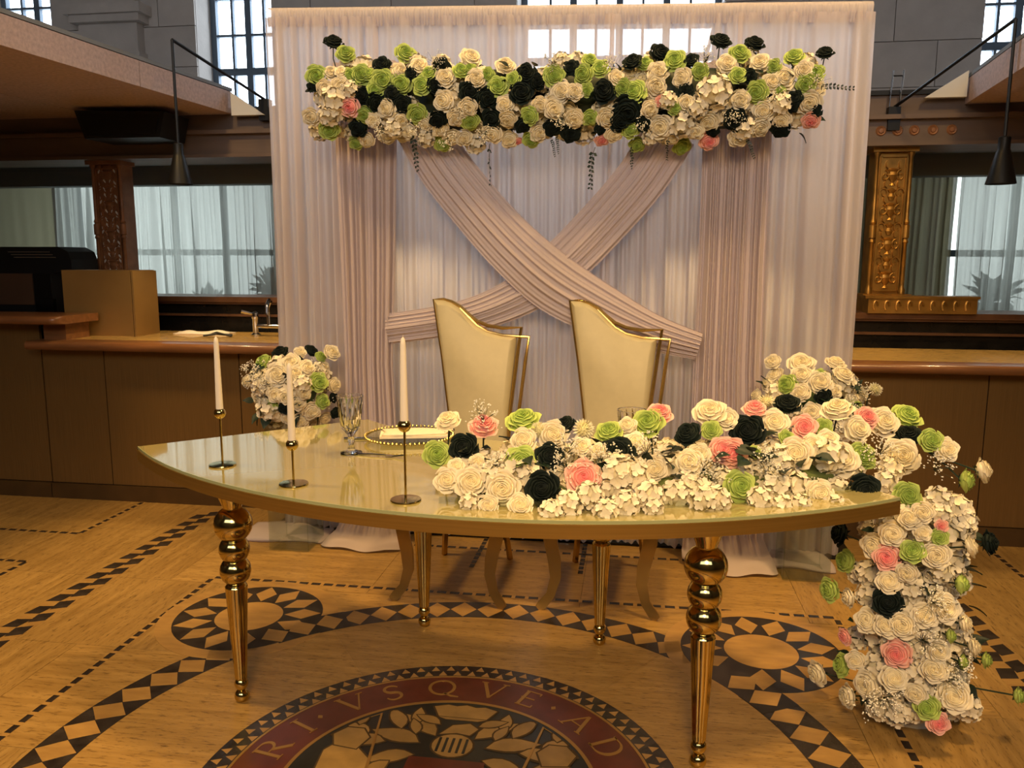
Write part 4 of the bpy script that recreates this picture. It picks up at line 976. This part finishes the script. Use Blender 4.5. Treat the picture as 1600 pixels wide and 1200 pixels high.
G += expand((850, 0), 3.2, '''g45,375,88;k145,340,78;w82,455,97;w155,460,78;g195,370,97;g280,340,84;g230,300,74;k300,455,122;w45,530,92;g215,450,64;k440,305,84;k585,262,102;g505,315,74;w365,385,74;g450,460,112;g395,440,84;g655,300,102;k735,300,74;w570,360,102;w560,430,110;w690,390,92;g780,355,88;kd885,200,97;kd1055,212,92;g978,265,102;w915,315,97;w1080,312,97;g970,375,74;k1028,380,78;gd1250,280,92;kd1405,260,84;g1360,365,84;g1310,420,84;w1200,390,120;w1140,410,102;w1300,350,84;g1065,460,97;w985,500,92;w712,512,88;k708,455,74;h850,460,150;w1100,550,102;w1330,515,102;k1255,490,74;k1245,535,55;p1335,605,78;k1360,555,55;k1180,648,88;k955,600,110;h1000,640,102;w825,610,92;w530,545,88;p585,505,50;k420,560,165;k380,600,115;w155,595,88;g230,590,78;w315,590,92;k135,665,97;w350,670,84;p290,700,64;g430,645,84;w580,635,102;g465,725,74;h690,620,120;g690,735,88;p825,705,92;w970,690,84;w1080,640,92;k845,655,64;k285,640,64;g1150,330,64;g1180,455,54;w760,660,84;w1190,600,84;g655,540,74;k500,620,74;h1180,520,100;h770,540,90;h620,500,80;w640,690,80;h530,690,70''')
gl = thing('flower_garland', 'long garland of white, green, dark and pink roses across the backdrop', 'garland', (.1, 1.72, 2.08))
R = random.Random(5)
def gz(x): return 2.115-.045*(x+1)/2.2
for k, fl_, px, py, dm in G:
    p = at_y(px, py, 1.70); dz = p.z-gz(p.x); rr = .205
    y = 1.75-.15*math.sqrt(max(0, 1-(dz/rr)**2))-R.uniform(0, .02) if abs(dz) < rr else 1.74
    p = at_y(px, py, y); rad = px_size(p, dm)/2*1.1
    n = Vector((0, 0, 0))+toCam(p)*.8+Vector((R.uniform(-.3, .3), -.4, dz*4))
    if 'd' in fl_: n += Vector((0, 0, .25))
    flower(gl, p, rad, k, n, R, stem=.11 if 'd' in fl_ else 0)
cx = []
core = MB(); rows = []
for i in range(25):
    x = -.93+2.12*i/24; e = .13*math.sqrt(max(.05, 1-abs((i-12)/12.2)**6))
    rows.append([(x-.1, (.0+e*.6*math.sin(2*PI*j/14)), gz(x)-2.08+e*math.cos(2*PI*j/14)) for j in range(14)])
core.grid(rows, close=True).build('foam_core', 'leaf', gl, True, loc=(0, .05, 0))
for i in range(95):          # fillers deeper inside the garland
    x = -.95+2.15*(i+R.random())/95; a = R.uniform(-1.3, 1.5); p = Vector((x, 1.76-.11*math.cos(a), gz(x)+.155*math.sin(a)))
    flower(gl, p, R.uniform(.04, .055), R.choice('hhhwwl'), (R.uniform(-.3, .3), -1, math.sin(a)), R)
for i in range(70):
    x = -.95+2.15*R.random(); a = R.uniform(-1.5, 1.0); p = Vector((x, 1.74-.13*math.cos(a), gz(x)+.15*math.sin(a)))
    flower(gl, p, R.uniform(.04, .055), 'l', (R.uniform(-1, 1), -.5, R.uniform(-.8, .5)), R)
for px, py in ((545, 140), (600, 200), (680, 100), (720, 170), (865, 100), (880, 185), (960, 105), (1005, 190), (1100, 95), (1145, 180), (1215, 150), (650, 200), (760, 205), (1080, 165), (1275, 130), (700, 215)):
    p = at_y(px, py, 1.6); flower(gl, p, .055, 'b', (R.uniform(-.5, .5), -1, .3 if py < 150 else -.5), R)
for px, py, L, dx, dz in ((640, 205, .17, .25, -1), (765, 225, .17, .0, -1), (860, 215, .08, .3, -1), (868, 210, .08, .2, -1), (930, 230, .17, -.15, -1), (985, 225, .1, .1, -1), (1165, 215, .09, .5, -1), (1275, 138, .14, 1, -.0), (1045, 215, .09, -.1, -1)):
    p = at_y(px, py, 1.64); o = link('eucalyptus_sprig', SPRIG, gl, p-gl.location); o.scale = (L, L*.7, L*.7); o.rotation_mode = 'QUATERNION'; o.rotation_quaternion = Vector((dx, -.1, dz)).to_track_quat('X', 'Y')

# ---- arrangement on the table
T = expand((640, 600), 3.2, '''wu190,180,140;pu370,205,155;gu565,175,165;g135,350,135;k270,315,145;c650,230,100;w720,255,150;ku775,200,110;cu870,225,118;gu995,235,135;w1085,210,115;gu1190,190,155;pu1250,145,145;wu1500,135,155;ku1390,245,145;k1040,345,170;g560,390,175;k700,360,135;k665,520,172;p870,465,170;w310,490,170;w465,520,170;w185,480,122;w1120,450,170;w1225,425,135;w1400,390,150;w555,605,130;w395,605,105;h295,590,95;h710,640,135;h800,600,140;h900,560,140;h980,640,135;h1080,600,140;h1200,560,150;h1220,620,100;h1330,550,150;h1450,540,160;h1540,580,130;h1000,520,130;p1570,330,140;w860,310,95;w940,330,95;w340,390,90;w230,410,84;g1510,230,100;w1590,170,100;h740,450,110;w570,280,140;w1130,290,112;h1390,480,130;h1150,520,120''')
T += expand((1080, 540), 3.077, '''w165,355,100;g95,400,90;p195,515,150;k272,410,170;pu305,300,125;c360,270,90;w400,370,135;ku462,275,125;p545,390,115;g635,390,85;wu700,300,150;p845,345,115;w925,365,145;gu1040,335,135;ku1040,430,145;g1155,455,115;w1230,500,115;w500,520,170;w590,480,125;w660,450,100;w720,545,170;g820,535,145;w1010,530,165;g235,675,145;l455,595,90;w620,710,150;k835,700,155;g1040,720,145;wd1410,600,120;gd1330,650,120;h400,680,170;h500,680,150;h330,740,125;h430,770,110;h520,770,115;h60,740,140;h0,680,120;h340,590,115;h700,690,115;h1190,740,120;h1170,790,120;h930,660,120;h960,590,120;h690,770,105;w800,400,140;g460,440,75;g310,510,64;w40,520,112;h780,600,95;h150,640,100;h250,580,100;h880,760,90''')
ta = thing('table_flowers', 'low runner of roses and hydrangeas along the right half of the table', 'flower arrangement', (.55, .3, TZ))
R = random.Random(9)
for k, fl_, px, py, dm in T:
    rim = 806-max(0, px-1200)*.08
    t = max(-.05, min(1.1, (rim-py)/170)); p = at_cyl(px, py, TC[0], TC[1], 1.80-.3*t-(.045 if k == 'h' and py < 775 else 0))
    if px > 1440: p = at_y(px, py, .5)
    rad = px_size(p, dm)/2
    out = Vector((p.x-TC[0], p.y-TC[1], 0)).normalized()
    n = toCam(p)*.75+out*.35+Vector((R.uniform(-.25, .25), 0, .15+.3*t))
    if 'u' in fl_: n = toCam(p)*.55+Vector((R.uniform(-.3, .3), 0, .62))
    if 'd' in fl_: n = Vector((1, -.3, .2))
    flower(ta, p, rad, k, n, R, stem=(max(.05, p.z-TZ-.06) if 'u' in fl_ else .1 if 'd' in fl_ else 0), to=(1.33, .52, .86) if 'd' in fl_ else None)
fm = MB(); rows = []
fa0, fa1 = D(-94), D(AX+HA-2)
for i in range(31):
    a = fa0+(fa1-fa0)*i/30; c, s = math.cos(a), math.sin(a)
    rows.append([(TC[0]+r*c-.55, TC[1]+r*s-.3, z) for r, z in ((1.42, .001), (1.67, .001), (1.67, .03), (1.62, .05), (1.5, .055), (1.42, .04))])
fm.grid(rows, close=True).build('floral_foam', 'foam', ta)
tr = MB(); rows = []
for i in range(31):
    a = fa0-D(1)+(fa1-fa0+D(2))*i/30; c, s = math.cos(a), math.sin(a)
    rows.append([(TC[0]+r*c-.55, TC[1]+r*s-.3, z) for r, z in ((1.745, .0005), (1.745, .018), (1.739, .018), (1.739, .0005))])
tr.grid(rows, close=True).build('acrylic_tray', 'acrylic', ta)
for i in range(60):
    a = fa0+(fa1-fa0)*R.random(); r = R.uniform(1.45, 1.67); p = Vector((TC[0]+r*math.cos(a), TC[1]+r*math.sin(a), TZ+R.uniform(.05, .085)))
    flower(ta, p, R.uniform(.04, .052), R.choice('hhw'), (0, -.6, .8), R)
for i in range(46):
    a = fa0+(fa1-fa0)*R.random(); r = R.uniform(1.5, 1.7); p = Vector((TC[0]+r*math.cos(a), TC[1]+r*math.sin(a), TZ+R.uniform(.06, .13)))
    flower(ta, p, R.uniform(.04, .065), 'l', (R.uniform(-1, 1), -.7, R.uniform(-.4, .8)), R)
for px, py in ((775, 715), (885, 690), (885, 715), (940, 700), (1010, 690), (1100, 715), (1110, 735), (1190, 700), (1200, 725), (1350, 700), (1375, 690), (1255, 745), (755, 640), (1460, 735)):
    p = at_cyl(px, py+20, TC[0], TC[1], 1.66) if px < 1440 else at_y(px, py, .5); flower(ta, p, .06, 'b', (R.uniform(-.3, .3), -.6, .8), R)

# ---- cascade at the right end of the table
C = expand((1200, 780), 2.8575, '''w635,85,102;w555,155,118;g645,230,112;p530,260,122;w540,365,122;k535,460,122;w530,560,122;p575,690,132;gd870,380,102;wd885,555,92;wd925,660,92;gd875,730,74;gd980,720,78;w560,800,122;w660,870,104;g710,930,122;p760,1000,104;wD350,880,112;wD215,780,112;gD325,740,112;pD340,615,74;wD355,440,94;gD270,405,104;gD340,275,112;kD315,150,112;kd995,195,112;wd910,210,94;g765,170,74;p775,120,54;w690,150,84;h620,330,100;h640,400,122;h630,480,122;h750,250,122;h770,320,112;h740,420,104;h790,490,135;h720,600,122;h690,680,104;h740,760,130;h450,330,112;h450,430,112;h440,540,112;h400,620,102;h490,740,122;h440,830,130;h500,930,120;h570,950,120;h830,880,145;h890,930,120;h800,820,122;h470,210,112;h450,130,94;h400,330,94;h600,560,130;h650,770,122;h760,60,104;h690,60,100;l490,655,100;l640,740,74;l690,390,64;l750,520,54;l830,470,74;l380,540,74;l860,535,64;gd1125,880,84;gd820,610,74;h560,640,110;h640,660,110;h700,520,110;h520,100,90;h590,60,90;h760,680,100;h840,800,100;h640,950,90;h390,720,90;h700,840,100;h560,880,90'''.replace('D', 'u'))
C = [(('w' if k == 'h' and i % 3 == 0 else k), f_, x, y, d_) for i, (k, f_, x, y, d_) in enumerate(C)]
cs = thing('flower_cascade', 'cascade of white hydrangeas and roses falling from the table to the floor', 'flower arrangement', (1.37, .6, 0))
R = random.Random(13)
for k, fl_, px, py, dm in C:
    q = max(0, min(1, (py-780)/340)); ax, ay = 1.36+.01*q, .6; rr = .17+.06*q-(.05 if k == 'h' else 0)
    d = ray(px, py); t = ((ax-CAMP.x)*d.x+(ay-CAMP.y)*d.y)/(d.x**2+d.y**2); c = CAMP+d*t
    off = math.hypot(c.x-ax, c.y-ay); t -= math.sqrt(max(0, rr*rr-off*off))/math.hypot(d.x, d.y); p = CAMP+d*t
    rad = px_size(p, dm)/2
    if p.z < rad*.75: p = at_z(px, py, rad*.75)
    out = Vector((p.x-ax, p.y-ay, 0)); n = toCam(p)*.6+out*2.2+Vector((R.uniform(-.2, .2), 0, .1))
    if 'u' in fl_: n = Vector((-1, -.35, .1))
    if 'd' in fl_: n = Vector((1, -.3, .15))
    flower(cs, p, rad, k, n, R, stem=.09 if fl_ else 0, to=(ax, ay-.03, max(.04, p.z*.9)) if fl_ else None)
    if k == 'l': pass
MB().lathe([(0, .0), (.12, 0), (.12, .1), (.09, .4), (.07, .66), (0, .69)], 16, (0, .02, 0)).build('foam_core', 'foam_white', cs, True)
for i in range(80):
    z = R.uniform(.05, .68); a = R.uniform(-PI, .35); rr = .09+.05*(1-z/.7); p = Vector((1.37+rr*math.cos(a), .62+rr*math.sin(a), z))
    flower(cs, p, R.uniform(.045, .056), R.choice('hww'), (math.cos(a), math.sin(a), .1), R)
for i in range(30):
    z = R.uniform(.05, .7); a = R.uniform(-PI, .35); rr = .12+.06*(1-z/.7); p = Vector((1.37+rr*math.cos(a), .62+rr*math.sin(a), z))
    flower(cs, p, R.uniform(.05, .07), 'l', (math.cos(a)+R.uniform(-.5, .5), math.sin(a), R.uniform(-.6, .6)), R)
for px, py in ((1490, 1040), (1475, 1060), (1440, 1000), (1455, 940), (1380, 1090), (1350, 1095)):
    flower(cs, at_y(px, py, .4), .06, 'b', (.3, -.8, .2), R)

# ---- two bouquets on clear pedestals beside the backdrop
def bouquet(name, label, centre, rr, toks, plab, fill, seed, pz):
    R = random.Random(seed); c0 = Vector(centre)
    b = thing(name, label, 'bouquet', centre)
    for k, fl_, px, py, dm in toks:
        p = at_y(px, py, c0.y); e = math.hypot(p.x-c0.x, p.z-c0.z); y = c0.y-math.sqrt(max(0, rr*rr-e*e)); p = at_y(px, py, y)
        rad = px_size(p, dm)/2; n = (p-c0).normalized()+toCam(p)*.7
        flower(b, p, rad, k, n, R, stem=.09 if 'u' in fl_ else 0)
    MB().lathe([(0, -rr*.7)]+[(rr*.62*math.sin(D(a)), -rr*.62*math.cos(D(a))) for a in range(20, 170, 20)]+[(0, rr*.6)], 14).build('foam_core', 'leaf_light', b, True)
    for i in range(fill):
        z = R.uniform(-.9, .8); a = R.uniform(0, 6.28); q = math.sqrt(1-z*z); d = Vector((q*math.cos(a), q*math.sin(a), z)); flower(b, c0+d*rr*.82, R.uniform(.045, .058), R.choice('hhwwl'), d, R)
    for i in range(16):
        z = R.uniform(-.9, .8); a = R.uniform(-PI, 0); q = math.sqrt(1-z*z); d = Vector((q*math.cos(a), q*math.sin(a), z)); flower(b, c0+d*rr*.9, R.uniform(.05, .08), 'l', d+Vector((R.uniform(-.8, .8), 0, R.uniform(-.8, .8))), R)
    for i in range(7):
        a = R.uniform(-PI, 0); d = Vector((math.cos(a), math.sin(a), R.uniform(-.4, .6))); flower(b, c0+d*rr*.85, .06, 'b', d, R)
    zt = c0.z-rr*.75
    pd = thing('clear_pedestal', plab, 'pedestal', (c0.x, c0.y, .003)); h = .1
    for (x0, y0, x1, y1) in ((-h, -h, h, -h+.006), (-h, h-.006, h, h), (-h, -h+.006, -h+.006, h-.006), (h-.006, -h+.006, h, h-.006)): MB().box((x0, y0, .006), (x1, y1, zt-.006)).build('side_panel', 'acrylic', pd)
    MB().box((-h, -h, zt-.006), (h, h, zt)).build('top_panel', 'acrylic', pd); MB().box((-h, -h, 0), (h, h, .006)).build('bottom_panel', 'acrylic', pd)
BL = expand((200, 480), 3.2, '''k760,222,90;g672,272,95;w590,372,75;w665,330,84;w750,335,112;w815,275,94;w860,225,64;k918,215,74;g965,245,64;w1022,225,80;w895,300,94;w980,300,74;g955,375,94;w1035,390,80;w655,450,94;w740,435,94;w790,445,92;w880,430,84;g975,470,84;k1030,450,64;k1040,530,64;w920,520,94;w850,480,84;g660,505,74;g720,490,64;k780,505,64;w740,540,84;w800,555,74;w865,570,84;w985,560,74;w840,330,84;h680,380,90;h870,380,90;w935,580,70''')
bp = at_y(455, 607, 1.72)
bouquet('flower_bouquet', 'round bouquet of white and green roses on the left of the backdrop', (bp.x, 1.72, bp.z), .2, BL, 'clear acrylic pedestal under the left bouquet', 26, 21, 0)
BR = expand((1080, 540), 3.077, '''wu390,75,84;wu530,85,122;wu695,80,98;w735,135,98;g460,190,112;w400,140,84;w365,180,84;w530,140,110;w620,178,115;w310,240,74;g620,140,64;w525,225,96;k635,245,90;wu820,240,94;cu885,210,74;g790,300,74;w420,260,80;w580,320,100;w690,220,80;h480,300,90;h400,220,80''')
bp = at_y(1268, 635, 1.72)
bouquet('flower_bouquet', 'round bouquet of white roses half hidden behind the right table flowers', (bp.x, 1.72, bp.z), .21, BR, 'clear acrylic pedestal under the right bouquet', 26, 22, 0)
